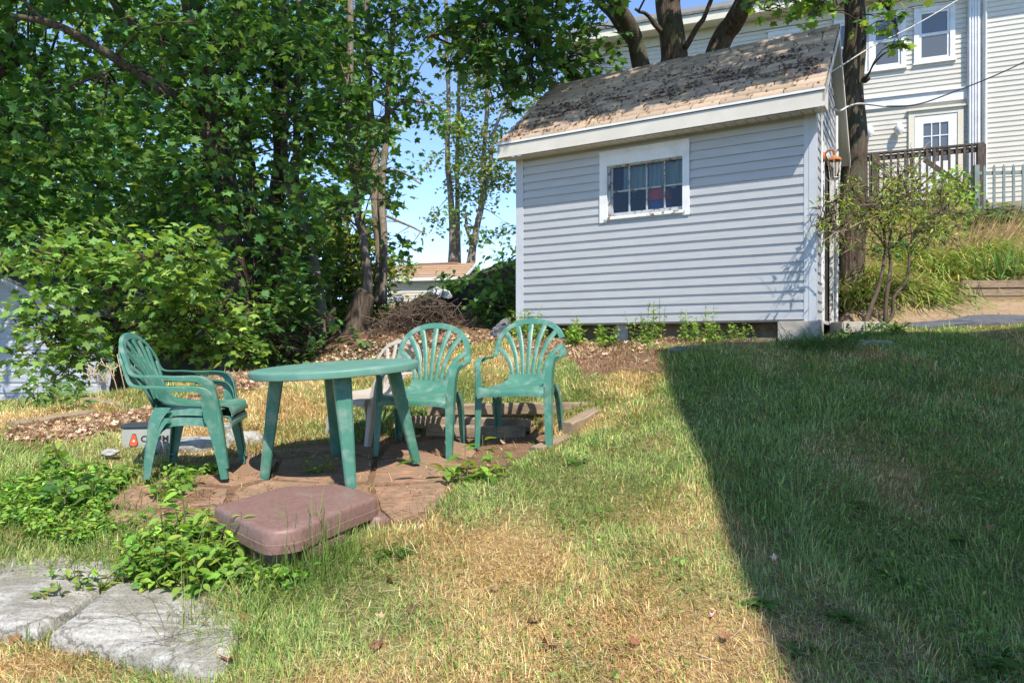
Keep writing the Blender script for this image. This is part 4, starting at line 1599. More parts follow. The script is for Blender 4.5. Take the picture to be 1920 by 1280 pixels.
def cream_house():
    t = thing('house', 'large two storey cream clapboard house with white windows behind the shed', 'house', HP(1, -4, 3))
    s0, s1, hb, ht = -9.0, 8.6, 1.2, 8.15
    sp = on_house(1813, 100)[0]
    sq = on_house(1835, 100)[0]
    m = MB()
    siding(m, HP, hb, ht, K(sp), K(s1), .112, .016)
    m.build('wall', M_CREAM, t)
    m = MB()
    W2 = lambda s, o, h: HP(s, o + .10, h)
    siding(m, W2, hb, ht, K(s0), K(sq), .112, .016)
    pbox(m, HP, sq - .01, sq, -.02, .10, hb, ht)
    pbox(m, HP, s0, s0 + .02, -7, .1, hb, ht)
    pbox(m, HP, s1 - .02, s1, -7, -.001, hb, ht)
    pbox(m, HP, s0, s1, -7, -6.98, hb, ht)
    m.build('wing_wall', M_CREAM, t)
    # eaves, gutter line, roof
    m = MB()
    pbox(m, HP, s0 - .3, s1 + .3, -.0, .52, ht, ht + .03)
    pbox(m, HP, s0 - .3, s1 + .3, .52, .56, ht - .03, ht + .20)
    pbox(m, HP, s0 - .2, s1 - .01, .018, .05, ht - .25, ht - .002)
    m.build('eaves', M_CREAMD, t)
    m = MB()
    v = [HP(s, o, h) for s in (s0 - .3, s1 + .3) for o, h in ((.60, ht + .18), (.60, ht + .24), (-3.5, ht + 2.3), (-7.5, ht + .24), (-7.5, ht + .18))]
    m.add(v, [(0, 1, 2, 3, 4), (5, 9, 8, 7, 6), (0, 5, 6, 1), (1, 6, 7, 2), (2, 7, 8, 3), (3, 8, 9, 4), (4, 9, 5, 0)])
    m.build('roof', M_SLATE, t)
    c = on_house(1457, 10, -2.2)[0]
    m = MB()
    pbox(m, HP, c - .22, c + .22, -2.5, -2.0, ht + .8, ht + 2.2)
    m.build('chimney', M_BLUEG, t)
    # corner pilaster: fluted
    m = MB()
    wv = sp - sq
    pbox(m, HP, sq, sp, -.01, .14, hb, ht - .01)
    for i in range(4):
        q = sq + wv * (.12 + .24 * i)
        pbox(m, HP, q, q + wv * .10, .14, .165, hb + .2, ht - .3)
    m.build('pilaster', M_WHITE, t)
    m = MB()
    m.tube([HP(sq - .08, .16, hb), HP(sq - .08, .16, ht - .35), HP(sq - .02, .48, ht - .02)], .045, 10)
    m.build('downspout', M_WHITE, t)
    # band board between the storeys, with its little ledge
    b0, b1 = on_house(1720, 178)[1], on_house(1720, 197)[1]
    m = MB()
    pbox(m, HP, sp + .002, s1 - .1, .0, .06, b1, b0)
    pbox(m, HP, sp + .004, s1 - .1, .0, .10, b0, b0 + .03)
    m.build('band_board', M_WHITE, t)
    # double hung windows
    for (ul, ur, vt, vb) in ((1713, 1790, 13, 117), (1628, 1698, 25, 131), (1563, 1626, 36, 142), (1440, 1500, 58, 158)):
        l, r = on_house(ul, 60)[0], on_house(ur, 60)[0]
        um = (ul + ur) / 2
        tp, bt = on_house(um, vt)[1], on_house(um, vb)[1]
        m = MB()
        fw = .10
        pbox(m, HP, r, r + fw, .0, .06, bt, tp)
        pbox(m, HP, l - fw, l, .0, .06, bt, tp)
        pbox(m, HP, r + fw, l - fw, .0, .058, tp - fw, tp)
        pbox(m, HP, r + fw, l - fw, .0, .058, bt, bt + fw * .7)
        pbox(m, HP, r - .03, l + .03, .0, .085, tp, tp + .03)
        pbox(m, HP, r - .02, l + .02, .0, .08, bt - .03, bt)
        w = m.build('window', M_WHITE, t)
        mid = bt + (tp - bt) * .50
        m = MB()
        g = .055
        for (z0, z1, o) in ((bt + fw * .7, mid + .02, .030), (mid - .02, tp - fw, .042)):
            pbox(m, HP, r + fw, r + fw + g, .018, o, z0, z1)
            pbox(m, HP, l - fw - g, l - fw, .018, o, z0, z1)
            pbox(m, HP, r + fw + g, l - fw - g, .018, o - .001, z0, z0 + g)
            pbox(m, HP, r + fw + g, l - fw - g, .018, o - .001, z1 - g, z1)
        m.build('sash', M_WHITE, w)
        m = MB()
        m.quad(HP(r + fw, .022, bt + .05), HP(l - fw, .022, bt + .05), HP(l - fw, .022, tp - fw), HP(r + fw, .022, tp - fw))
        m.build('pane', M_GLASSD, w)
    # door onto the deck
    l, r = on_house(1703, 250)[0], on_house(1806, 250)[0]
    tp = on_house(1754, 206)[1]
    bt = tp - 2.2
    m = MB()
    fw = .12
    pbox(m, HP, r, r + fw, .0, .06, bt, tp)
    pbox(m, HP, l - fw, l, .0, .06, bt, tp)
    pbox(m, HP, r + fw, l - fw, .0, .058, tp - fw, tp)
    pbox(m, HP, r - .03, l + .03, .0, .10, tp, tp + .04)
    cas = m.build('door_frame', M_CREAMD, t)
    m = MB()
    dl, dr_ = l - fw - .01, r + fw + .01
    gl, gr, gt, gb = dl - .17, dr_ + .17, tp - fw - .19, bt + 1.0
    pbox(m, HP, dr_, gr, .018, .045, bt, tp - fw - .01)
    pbox(m, HP, gl, dl, .018, .045, bt, tp - fw - .01)
    pbox(m, HP, gr, gl, .018, .044, gt, tp - fw - .01)
    pbox(m, HP, gr, gl, .018, .044, bt, gb)
    for i in (1, 2):
        q = gr + (gl - gr) * i / 3
        pbox(m, HP, q - .012, q + .012, .024, .040, gb, gt)
        z = gb + (gt - gb) * i / 3
        pbox(m, HP, gr, gl, .025, .039, z - .012, z + .012)
    dd = m.build('door', M_WHITE, t)
    m = MB()
    m.quad(HP(gr, .022, gb), HP(gl, .022, gb), HP(gl, .022, gt), HP(gr, .022, gt))
    m.build('pane', M_GLASSD, dd)
    m = MB()
    m.lathe([(0, 0), (.03, 0), (.03, .02), (.012, .03), (.012, .05), (.03, .06), (.03, .08), (0, .09)], HP(dl - .08, .045, bt + 1.0), 14, (*HNv, 0))
    m.build('knob', M_RUST, dd)
    # two round porch lights
    for u, v in ((1684, 246), (1629, 251)):
        s, h = on_house(u, v)
        m = MB()
        m.lathe([(0, 0), (.07, 0), (.07, .03), (.03, .05), (0, .05)], HP(s, .017, h + .09), 16, (*HNv, 0))
        m.lathe([(0, .14), (.05, .13), (.075, .08), (.09, .03), (.085, -.05), (.05, -.12), (0, -.13)], HP(s, .15, h), 16)
        m.build('porch_light', M_WHITE, t)
    return bt


M_GLASSD, _nt, _o = nodes('dark_window_glass')
_b = N_(_nt, 'ShaderNodeBsdfPrincipled', Roughness=.06)
_b.inputs['Base Color'].default_value = (.10, .105, .10, 1)
_b.inputs['Specular IOR Level'].default_value = .9
_nt.links.new(_b.outputs[0], _o.inputs[0])
deck_z = cream_house()


def deck():
    t = thing('deck', 'dark wooden deck with picket railing below the white house door', 'deck', P(1840, 330, 13.6))
    q0 = np.array([9.2, 13.6])
    D2 = HD
    DP = lambda s, o, h: np.array([*(q0 + s * D2 + o * HNv), h])
    top = (HV - 272) / F * 13.6
    fl = top - 1.0
    L = 5.2
    depth = 2.45
    m = MB()
    pbox(m, DP, -.05, L, -.05, .06, top - .0, top + .035)
    pbox(m, DP, -.03, L, -.02, .02, top - .13, top - .035)
    pbox(m, DP, -.03, L, -.02, .02, fl + .06, fl + .14)
    m.build('rail', M_DECK, t)
    m = MB()
    k = 0
    while k < 24:
        pbox(m, DP, -.08 - .0, L, -depth + k * .102, -depth + k * .102 + .096, fl - .03, fl)
        k += 1
    pbox(m, DP, -.06, L, -.02, .025, fl - .25, fl - .032)
    m.build('floor', M_DECK, t)
    for s in (0, 1.85, 3.7):
        m = MB()
        b = DP(s, 0, 0)
        gz = H1(b[0], b[1])
        pbox(m, DP, s - .07, s + .07, -.07, .075, gz - .2, top - .002)
        m.build('post', M_DECK, t)
    s = .16
    while s < L - .1:
        m = MB()
        pbox(m, DP, s - .02, s + .02, .021, .055, fl - .12, top - .002)
        m.build('baluster', M_DECK, t)
        s += .128
    m = MB()
    for i in range(5):          # side stair railing slope
        pass
    m.beam(DP(.05, -.4, fl + .15), DP(.9, -.4, top - .1), .05, .09)
    m.build('stair_rail', M_DECK, t)


deck()


def fence():
    t = thing('picket_fence', 'grey green metal picket fence with pointed tops at the right edge', 'fence', P(1860, 390, 12.6))
    a = np.array([(1830 - 960) / F * 12.7, 12.7])
    d = unit(np.array([.97, -.10]))
    FP = lambda s, o, h: np.array([*(a + s * d + o * np.array([d[1], -d[0]])), h])
    top = (HV - 312) / F * 12.7
    base = (HV - 400) / F * 12.7
    m = MB()
    pbox(m, FP, 0, 4, -.02, .02, top - .16, top - .10)
    pbox(m, FP, 0, 4, -.02, .02, base + .06, base + .12)
    m.build('rail', M_FENCE, t)
    m = MB()
    pbox(m, FP, -.04, .04, -.04, .04, base - .2, top + .02)
    m.build('post', M_FENCE, t)
    s = .13
    while s < 4:
        m = MB()
        m.prism([(-.022, base - .03), (.022, base - .03), (.022, top - .03), (0, top + .015), (-.022, top - .03)], .021, .038,
                (np.array([*d, 0]), [0, 0, 1], np.array([d[1], -d[0], 0])), FP(s, 0, 0))
        m.build('picket', M_FENCE, t)
        s += .165


fence()


def bed_wall():
    t = thing('retaining_wall', 'low wall of three stacked grey timbers holding the planted bank', 'retaining wall', P(1900, 565, 9.2))
    a = np.array([(1797 - 960) / F * 9.3, 9.3])
    d = unit(np.array([.985, -.06]))
    RP = lambda s, o, h: np.array([*(a + s * d + o * np.array([d[1], -d[0]])), h])
    top, bot = (HV - 526) / F * 9.3, (HV - 572) / F * 9.3
    hh = (top - bot) / 3
    for i in range(3):
        m = MB()
        x0 = rng.uniform(-.02, .02)
        c = RP(2.2 + x0, rng.uniform(-.008, .008), bot + hh * (i + .5))
        m.box(c, (4.4, .12, hh - .006), (np.array([*d, 0]), np.array([d[1], -d[0], 0]), [0, 0, 1]), .008)
        m.box(RP(x0 + .05, -.9, bot + hh * (i + .5)), (.12, 1.7, hh - .008), (np.array([*d, 0]), np.array([d[1], -d[0], 0]), [0, 0, 1]), .006)
        m.build('timber', M_TIMBER, t)


bed_wall()


def sheet(name, px, mat, thick, d=None):
    pts = []
    n = len(px)
    for i in range(n):
        a, b = G(*px[i]), G(*px[(i + 1) % n])
        for t in np.linspace(0, 1, 6, endpoint=False):
            q = a * (1 - t) + b * t
            q[:2] += (np.array([N1(q[0] * 6, q[1] * 6), N2(q[0] * 6, q[1] * 6)]) - .5) * .10
            pts.append(q)
    pts = np.array(pts)
    n = len(pts)
    top = [(p[0], p[1], H1(p[0], p[1]) + thick) for p in pts]
    bot = [(p[0], p[1], H1(p[0], p[1]) - .08) for p in pts]
    c = pts.mean(0)
    m = MB()
    rings = []
    for r in (.98, .66, .33):
        rings.append([(c[0] + (p[0] - c[0]) * r, c[1] + (p[1] - c[1]) * r, H1(c[0] + (p[0] - c[0]) * r, c[1] + (p[1] - c[1]) * r) + thick + .012) for p in pts])
    vs = bot + top + rings[0] + rings[1] + rings[2] + [(c[0], c[1], H1(c[0], c[1]) + thick + .012)]
    fs = [(k * n + i, k * n + (i + 1) % n, (k + 1) * n + (i + 1) % n, (k + 1) * n + i) for k in range(4) for i in range(n)]
    fs += [(5 * n, 4 * n + i, 4 * n + (i + 1) % n) for i in range(n)]
    m.add(vs, fs, True)
    return tag(m.build(name, mat, None), kind='structure')


sheet('asphalt_path', [(1690, 612), (1760, 606), (1830, 596), (1990, 588), (2060, 588), (2060, 606), (1920, 609), (1800, 614), (1720, 618)], M_ASPH, .02)


def step():
    c = P(1608, 606, 7.75)
    m = MB()
    m.box(c + [0, 0, -.06], (.50, .28, .15), ((1, .06, 0), (-.06, 1, 0), (0, 0, 1)), .012)
    o = m.build('concrete_step', M_CONC, None)
    tag(o, 'pale concrete step at the right corner of the shed under the shrub', 'step')


step()

# ------------------------------------------------------------------ far garage, left outbuilding, the neighbour that shades the lawn
def far_garage():
    Z = 31.
    t = thing('garage', 'distant cream garage with a tan shingle roof on the slope', 'garage', P(810, 560, Z))
    A, B = P(727, 523, Z), P(862, 519, Z - .8)
    d = unit((B - A) * [1, 1, 0])
    n = np.array([d[1], -d[0], 0])
    PT = lambda s, o, h: A * [1, 1, 0] + d * s + n * o + np.array([0, 0, h])
    W = np.linalg.norm((B - A)[:2])
    ez = A[2]
    dep = 3.4
    rz = ez + .78
    m = MB()
    siding(m, PT, ez - 2.2, ez, K(.05), K(W - .1), .13, .018)
    PS = lambda q, o, h: PT(W - .1 + o, -q, h)
    siding(m, PS, ez - 2.2, rz, lambda h: max(0, (h - ez) / .78 * dep / 2), lambda h: min(dep, dep - (h - ez) / .78 * dep / 2), .13, .018)
    pbox(m, PT, .05, .07, -dep, 0, ez - 2.2, ez)
    pbox(m, PT, .05, W - .1, -dep, -dep + .02, ez - 2.2, ez)
    m.build('wall', M_CREAM, t)
    V, Q, C = [], [], []
    for sg in (0, 1):
        for i in range(8):
            for j in range(14):
                q0, q1 = -.25 + (dep / 2 + .25) * i / 8, -.25 + (dep / 2 + .25) * (i + 1) / 8 + .02
                s0, s1 = -.25 + (W + .45) * j / 14, -.25 + (W + .45) * (j + 1) / 14
                b = len(V)
                for s, q, e in ((s0, q0, .03), (s1, q0, .03), (s1, q1, .012), (s0, q1, .012)):
                    V.append(PT(s, -(q if sg == 0 else dep - q), ez + .02 + (q + .02) / (dep / 2) * .78 + e))
                    C.append(np.array([.37, .24, .15]) * math.exp(rng.normal(0, .08)))
                Q.append((b, b + 1, b + 2, b + 3))
    np_mesh('roof', np.array(V), np.array(Q), np.repeat(np.array(C)[::4], 4, 0), M_SHING2, t)
    m = MB()
    pbox(m, PT, -.25, W + .2, .22, .26, ez - .14, ez + .01)
    m.quad(PT(-.25, .22, ez - .12), PT(W + .2, .22, ez - .12), PT(W + .2, 0, ez - .02), PT(-.25, 0, ez - .02))
    for sg in (0, 1):
        v = [PT(W + .20 + o, -(q if sg == 0 else dep - q), ez + (q + .02) / (dep / 2) * .78 + h) for o in (0, .03) for q, h in ((-.25, -.12), (-.25, .02), (dep / 2, .02), (dep / 2, -.12))]
        m.add(v, [(0, 1, 2, 3), (4, 7, 6, 5), (0, 4, 5, 1), (1, 5, 6, 2), (2, 6, 7, 3), (3, 7, 4, 0)])
    m.build('fascia', M_WHITE, t)
    m = MB()
    pbox(m, PT, .8, W - .6, -dep / 2 - .12, -dep / 2 + .12, rz + .03, rz + .09)
    m.build('ridge_vent', M_SHING2 if False else M_RUSTB, t)


M_RUSTB = surf('brown_ridge', [(.3, (.28, .16, .10)), (.7, (.36, .22, .14))], 8, (1, 1, 1), .9, .1, .01, .1)
far_garage()


def outbuilding():
    Z = 9.6
    t = thing('outbuilding', 'pale clapboard outbuilding half hidden by the maple at the left edge', 'outbuilding', P(120, 760, Z))
    A = P(216, 628, Z)
    d = unit(np.array([-1, .03, 0]))
    n = np.array([-.03, -1, 0])
    PT = lambda s, o, h: A * [1, 1, 0] + d * s + n * o + np.array([0, 0, h])
    ez = A[2]
    W, sl = 4.2, .52
    rz = ez + W / 2 * sl
    hi = lambda h: min(W, W - (h - ez) / sl)
    lo = lambda h: max(0, (h - ez) / sl)
    m = MB()
    siding(m, PT, ez - 2.6, rz - .02, lo, hi, .15, .012)
    pbox(m, PT, 0, .02, -6, 0, ez - 2.6, ez)
    pbox(m, PT, W - .02, W, -6, 0, ez - 2.6, ez)
    m.build('wall', M_BLUEG, t)
    m = MB()
    pbox(m, PT, -.015, .085, -.08, .03, ez - 2.6, ez + .02)
    m.build('corner_board', M_BLUEG, t)
    m = MB()
    for sg in (0, 1):
        f = (lambda s: s) if sg == 0 else (lambda s: W - s)
        for o0, o1, h0, h1 in ((.0, .05, -.10, .02), (.03, .26, .0, .05)):
            v = [PT(f(s), o, ez + s * sl + h) for o in (o0, o1) for s, h in ((-.28, h0), (-.28, h1), (W / 2, h1), (W / 2, h0))]
            m.add(v, [(0, 1, 2, 3), (4, 7, 6, 5), (0, 4, 5, 1), (1, 5, 6, 2), (2, 6, 7, 3), (3, 7, 4, 0)])
    pbox(m, PT, -.28, -.02, -.02, .24, ez - .20, ez - .10)
    m.build('rake_board', M_BLUEG, t)
    m = MB()
    for sg in (0, 1):
        f = (lambda s: s) if sg == 0 else (lambda s: W - s)
        v = [PT(f(s), o, ez + s * sl + h) for o in (-6.2, .27) for s, h in ((-.32, .051), (-.32, .09), (W / 2, .09), (W / 2, .051))]
        m.add(v, [(0, 1, 2, 3), (4, 7, 6, 5), (0, 4, 5, 1), (1, 5, 6, 2), (2, 6, 7, 3), (3, 7, 4, 0)])
    m.build('roof', M_SLATE, t)


outbuilding()


def neighbour():
    """the house beside the photographer, outside the frame: its eaves cast the straight shadow over the lawn"""
    k0 = 7.0
    c1 = np.array([1.50, 7.02, -.03])
    c0 = np.array([1.04, 2.6, -1.15])
    zt = 6.9
    q1 = c1 - T / -T[2] * (zt - c1[2]) * 1.0
    q1 = c1 + (-T) / (-T[2]) * (zt - c1[2])
    q0 = c0 + (-T) / (-T[2]) * (zt - c0[2])
    a = np.array([q1[0], q1[1]])
    d = unit(q0[:2] - q1[:2])
    e = np.array([-d[1], d[0]])
    if e[0] < 0: e = -e
    if True:
        c2 = np.array([4.4, 7.55, .0])
        q2 = c2 + (-T) / (-T[2]) * (zt - c2[2])
        e = unit(q2[:2] - a)
    t = thing('neighbour_house', 'tall grey clapboard house standing beside the lawn to the right of the camera', 'house', (*(a + e * 3), -1))
    PT = lambda s, o, h: np.array([*(a + d * s + e * o), h])
    m = MB()
    m2 = MB()
    r = .35
    v = [PT(s, o, h) for s in (r, 9) for o in (r, 8) for h in (-3, zt)]
    m2.add(v, [(0, 1, 3, 2), (4, 6, 7, 5), (0, 4, 5, 1), (2, 3, 7, 6), (0, 2, 6, 4), (1, 5, 7, 3)])
    m2.build('wall', M_BLUEG, t)
    v = [PT(0, 0, zt), PT(9.3, 0, zt), PT(9.3, 8.3, zt), PT(0, 8.3, zt), PT(0, 0, zt + .15), PT(9.3, 0, zt + .15), PT(9.3, 8.3, zt + .15), PT(0, 8.3, zt + .15), PT(3, 4.1, zt + 1.3), PT(6.3, 4.1, zt + 1.3)]
    m.add(v, [(0, 1, 2, 3), (0, 4, 5, 1), (1, 5, 6, 2), (2, 6, 7, 3), (3, 7, 4, 0), (4, 8, 9, 5), (5, 9, 6), (6, 9, 8, 7), (7, 8, 4)])
    m.build('roof', M_SLATE, t)
    for s in (2, 5, 7):
        for h in (.2, 3.6):
            m = MB()
            v = [PT(x, o, z) for x in (s, s + 1) for o in (r - .03, r + .02) for z in (h, h + 1.5)]
            m.add(v, [(0, 1, 3, 2), (4, 6, 7, 5), (0, 4, 5, 1), (2, 3, 7, 6), (0, 2, 6, 4), (1, 5, 7, 3)])
            m.build('window', M_GLASSD, t)


neighbour()

# ------------------------------------------------------------------ cables
def cable(name, label, pts, r, mat):
    m = MB()
    m.tube(catmull(pts, 60), r, 6)
    tag(m.build(name, mat, None), label, 'cable')


cable('power_cable', 'black cable rising from the shed corner to the upper right', [P(1660, 200, 8.6), P(1720, 196, 9.0), P(1790, 172, 9.6), P(1870, 140, 10.2), P(1960, 98, 10.8)], .010, M_CABLE)
cable('power_cable', 'pale cable looping from the shed gable past the tree trunk', [P(1549, 190, 7.5), P(1560, 203, 7.7), P(1575, 208, 8.0), P(1590, 200, 8.2), P(1608, 195, 8.35), P(1630, 196, 8.5), P(1660, 200, 8.6)], .012, M_PCABLE)
cable('cord', 'thin pale cord running diagonally from the shed roof across the tree trunk', [P(1553, 138, 7.7), P(1580, 122, 8.2), P(1640, 85, 8.9), P(1720, 45, 9.8), P(1820, -14, 10.6)], .008, M_PCABLE)

# ------------------------------------------------------------------ trees
TD = T / -T[2]                      # horizontal drift of the light per metre of fall


def clear_of_sun(C, lawn=True, roofcut=0.0):
    """leaves that would put the front wall of the shed or the sunny lawn in shade are left out"""
    C = np.asarray(C)
    # fall onto the plane of the shed front
    q = C[:, :2] - SR
    dn, ds = q @ SN, q @ SD
    tn, ts = TD[:2] @ SN, TD[:2] @ SD
    k = -dn / tn
    h = C[:, 2] - k
    s = ds + ts * k
    bad = (k > 0) & (s > -.3) & (s < SLEN + .3) & (h > .1) & (h < 2.75)
    if lawn:
        k = C[:, 2] + .35
        gx_, gy_ = C[:, 0] + TD[0] * k, C[:, 1] + TD[1] * k
        lit = (gy_ < 8.3) & (gy_ > 0) & (gx_ < 6)
        bad |= lit
    # a hole in the canopy through which the sun reaches the saplings behind the stump
    kk = (14.7 - C[:, 1]) / TD[1]
    su, sv = proj(np.stack([C[:, 0] + TD[0] * kk, C[:, 1] * 0 + 14.7, C[:, 2] - kk], 1))
    hole = (kk > .6) & (su > 590) & (su < 775) & (sv > 390) & (sv < 600)
    return ~(bad | hole)


def in_view(C, m=0):
    u, v = proj(C)
    return (C[:, 1] > 0) & (u > -m) & (u < 1920 + m) & (v > -m) & (v < 1280 + m)


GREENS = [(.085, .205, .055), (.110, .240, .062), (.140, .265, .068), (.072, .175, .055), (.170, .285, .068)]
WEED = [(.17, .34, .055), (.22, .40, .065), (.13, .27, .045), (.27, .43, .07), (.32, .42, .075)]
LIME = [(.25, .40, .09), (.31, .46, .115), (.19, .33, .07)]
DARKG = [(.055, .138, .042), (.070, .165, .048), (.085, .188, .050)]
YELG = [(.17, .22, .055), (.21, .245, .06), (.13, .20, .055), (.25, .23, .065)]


def spray(clusters, per, spread=.3, droop=.35, tilt=.55):
    """leaf centres, normals, tip directions in flattened layered sprays"""
    cl = np.asarray(clusters, float)
    n = np.maximum((per * (cl[:, 3] / .5) ** 2).astype(int), 4)
    ci = np.repeat(np.arange(len(cl)), n)
    N = len(ci)
    r = cl[ci, 3]
    ang = rng.uniform(0, 6.283, N)
    rad = r * np.sqrt(rng.random(N)) * rng.uniform(.75, 1.1, N)
    off = np.stack([np.cos(ang) * rad, np.sin(ang) * rad, np.zeros(N)], 1)
    tax = rng.normal(0, .22, (len(cl), 2))
    lay = (rng.integers(0, 3, N) - 1) * .42
    off[:, 2] = r * (lay * spread * 2.2 + rng.normal(0, .10, N)) - droop * rad ** 2 / np.maximum(r, .1) * .55 + (off[:, :2] * tax[ci]).sum(1)
    C = cl[ci, :3] + off
    Nn = np.array([0, 0, 1.]) + rng.normal(0, tilt, (N, 3)) + off / r[:, None] * .35
    D = unit(off + 1e-6) * .8 + rng.normal(0, .6, (N, 3)) + np.array([0, 0, -.45])
    return C, Nn, D, ci


def tree(name, label, limbs, clusters, per=30, size=(.09, .15), cols=GREENS, bark=None, group=None, shape=MAPLE, cat='tree', twigs=True, filt=None, seg=12, wob=.05,
         twr=.012, spread=.3, droop=.35, tilt=.55, nanchor=40):
    base = np.asarray(limbs[0][0][0], float)
    t = thing(name, label, cat, base, group=group)
    m = MB()
    anchors = []
    for pts, r0, r1 in limbs:
        n = max(8, int(len(pts) * 7))
        p = catmull(pts, n)
        L = np.linspace(0, 1, n)
        p = p + (np.stack([N1(L * 7 + p[0][0], p[0][2] * 3), N2(L * 7 + p[0][1], p[0][2] * 3), np.full(n, .5)], 1) - .5) * r0 * .9 * np.clip(L * 4, 0, 1)[:, None]
        rr = r0 * (1 - L) + r1 * L
        if r0 > .09: rr = rr * (1 + .35 * np.exp(-L * 9))
        m.tube(p, rr, seg if r0 > .05 else 7, wob=wob)
        anchors.append(p[n // 4:])
    anchors = np.vstack(anchors)
    cl = np.asarray(clusters, float)
    if filt is not None and len(cl): cl = cl[filt(cl[:, :3])]
    if twigs and len(cl):
        for c in cl:
            if rng.random() > twigs: continue
            d = np.linalg.norm(anchors - c[:3], axis=1) + np.maximum(anchors[:, 2] - c[2], -.2) * .5
            a = anchors[rng.choice(np.argsort(d)[:12])]
            L = np.linalg.norm(c[:3] - a)
            if L < .1 or L > 1.7: continue
            mid = (a + c[:3]) / 2 + rng.normal(0, .06, 3) * L + np.array([0, 0, .10 * L])
            m.tube(catmull([a, mid, c[:3]], 8), np.linspace(twr * (1 + .5 * L), .004, 8), 5)
            for _ in range(2):
                e = c[:3] + rng.normal(0, c[3] * .5, 3) * [1, 1, .4]
                m.tube([mid * .4 + c[:3] * .6, c[:3] * .5 + e * .5 + [0, 0, .03], e], [.006, .004, .002], 4, cap=False)
    m.build('trunk', bark or M_BARK, t, autosmooth=False, fix=False)
    if len(cl):
        C, Nn, D, ci = spray(cl, per, spread, droop, tilt)
        if filt is not None:
            k = filt(C)
            C, Nn, D, ci = C[k], Nn[k], D[k], ci[k]
        col = pal(len(C), cols, .16) * np.exp(rng.normal(0, .13, (len(cl), 1)))[ci]
        leaves('crown', C, Nn, D, rng.uniform(*size, len(C)), col, shape, M_LEAF, t)
    return t


def boxes(specs):
    """random cluster centres inside picture-shaped boxes: (u0, u1, v0, v1, z0, z1, n, r0, r1)"""
    out = []
    for u0, u1, v0, v1, z0, z1, n, r0, r1 in specs:
        for _ in range(n):
            p = P(rng.uniform(u0, u1), rng.uniform(v0, v1), rng.uniform(z0, z1))
            out.append((*p, rng.uniform(r0, r1)))
    return out


def cells(cxyz, ext, n, r0, r1):
    """cluster centres in a box given in metres"""
    c, e = np.asarray(cxyz, float), np.asarray(ext, float)
    return [(*(c + rng.uniform(-1, 1, 3) * e), rng.uniform(r0, r1)) for _ in range(n)]


SIL = [(-400, -900), (840, -900), (850, 60), (835, 110), (800, 170), (838, 210), (815, 262), (790, 300), (800, 345), (770, 385), (815, 430), (800, 455), (735, 480), (720, 520), (690, 560), (650, 620),
       (640, 700), (-400, 800)]
gaps = [(705, 205, 26), (690, 380, 30), (650, 345, 26), (760, 250, 20), (610, 335, 22), (770, 410, 30), (700, 130, 14), (30, 20, 16), (720, 300, 16), (660, 420, 24), (800, 300, 24),
        (725, 420, 26), (560, 250, 10), (700, 470, 22)]


def wood_filter(C):
    u, v = proj(C)
    ju, jv = (N1(C[:, 0] * 2, C[:, 2] * 2, C[:, 1] * 2) - .5) * 70, (N2(C[:, 0] * 2, C[:, 2] * 2, C[:, 1] * 2) - .5) * 60
    k = inpoly(u + ju, v + jv, SIL)
    k &= ~(inpoly(u + ju * .5, v + jv * .5, [(598, 450), (650, 405), (692, 395), (705, 600), (615, 600)]) & (C[:, 1] < 13.6) & (N3(u / 9, v / 9) < .75))
    return k & clear_of_sun(C)


def gap_filter(C):
    k = wood_filter(C)
    u, v = proj(C)
    for gu, gv, gr in gaps:
        k &= ((u - gu) ** 2 + (v - gv) ** 2) > (gr * .8) ** 2 * (.4 + 1.2 * N3(u / 17, v / 17))
    return k


GW = 'maples of the dark wood on the left'
# the big maple with the long bare limbs
Z = 9.6
tree('maple_tree', 'largest maple on the left with a brown trunk and long bare limbs reaching up left',
     [([P(455, 650, Z), P(440, 520, Z), P(425, 400, Z), P(402, 280, Z), P(385, 200, Z), P(360, 60, Z), P(330, -160, Z), P(300, -500, Z)], .20, .07),
      ([P(372, 205, Z - .1), P(335, 185, Z - .6), P(260, 140, Z - .9), P(170, 80, Z - 1.2), P(100, 45, Z - 1.4), P(20, 30, Z - 1.6)], .085, .03),
      ([P(375, 110, Z), P(320, 90, Z - .4), P(255, 50, Z - .5), P(205, -10, Z - .5), P(120, -140, Z - .6)], .085, .04),
      ([P(232, 128, Z - .9), P(200, 135, Z - 1.0), P(175, 160, Z - 1.0)], .03, .012),
      ([P(360, 60, Z), P(400, -60, Z - .3), P(470, -260, Z - .6)], .08, .03)],
     boxes([(-120, 640, -60, 420, 8.5, 10.8, 120, .35, .65), (-200, 420, 60, 480, 9.2, 11.5, 70, .4, .7), (200, 600, 380, 600, 8.9, 10.2, 46, .28, .5), (350, 490, 140, 560, 8.6, 9.3, 30, .22, .38), (180, 420, 20, 240, 8.2, 9.0, 26, .22, .4)])
     + cells((-3.6, 7.3, 6.6), (3.4, 1.5, 1.4), 46, .5, .9) + cells((-3.2, 8.8, 8.5), (3.6, 2., 1.2), 34, .6, 1.0),
     40, (.06, .145), GREENS, None, GW, filt=wood_filter, twigs=.5)
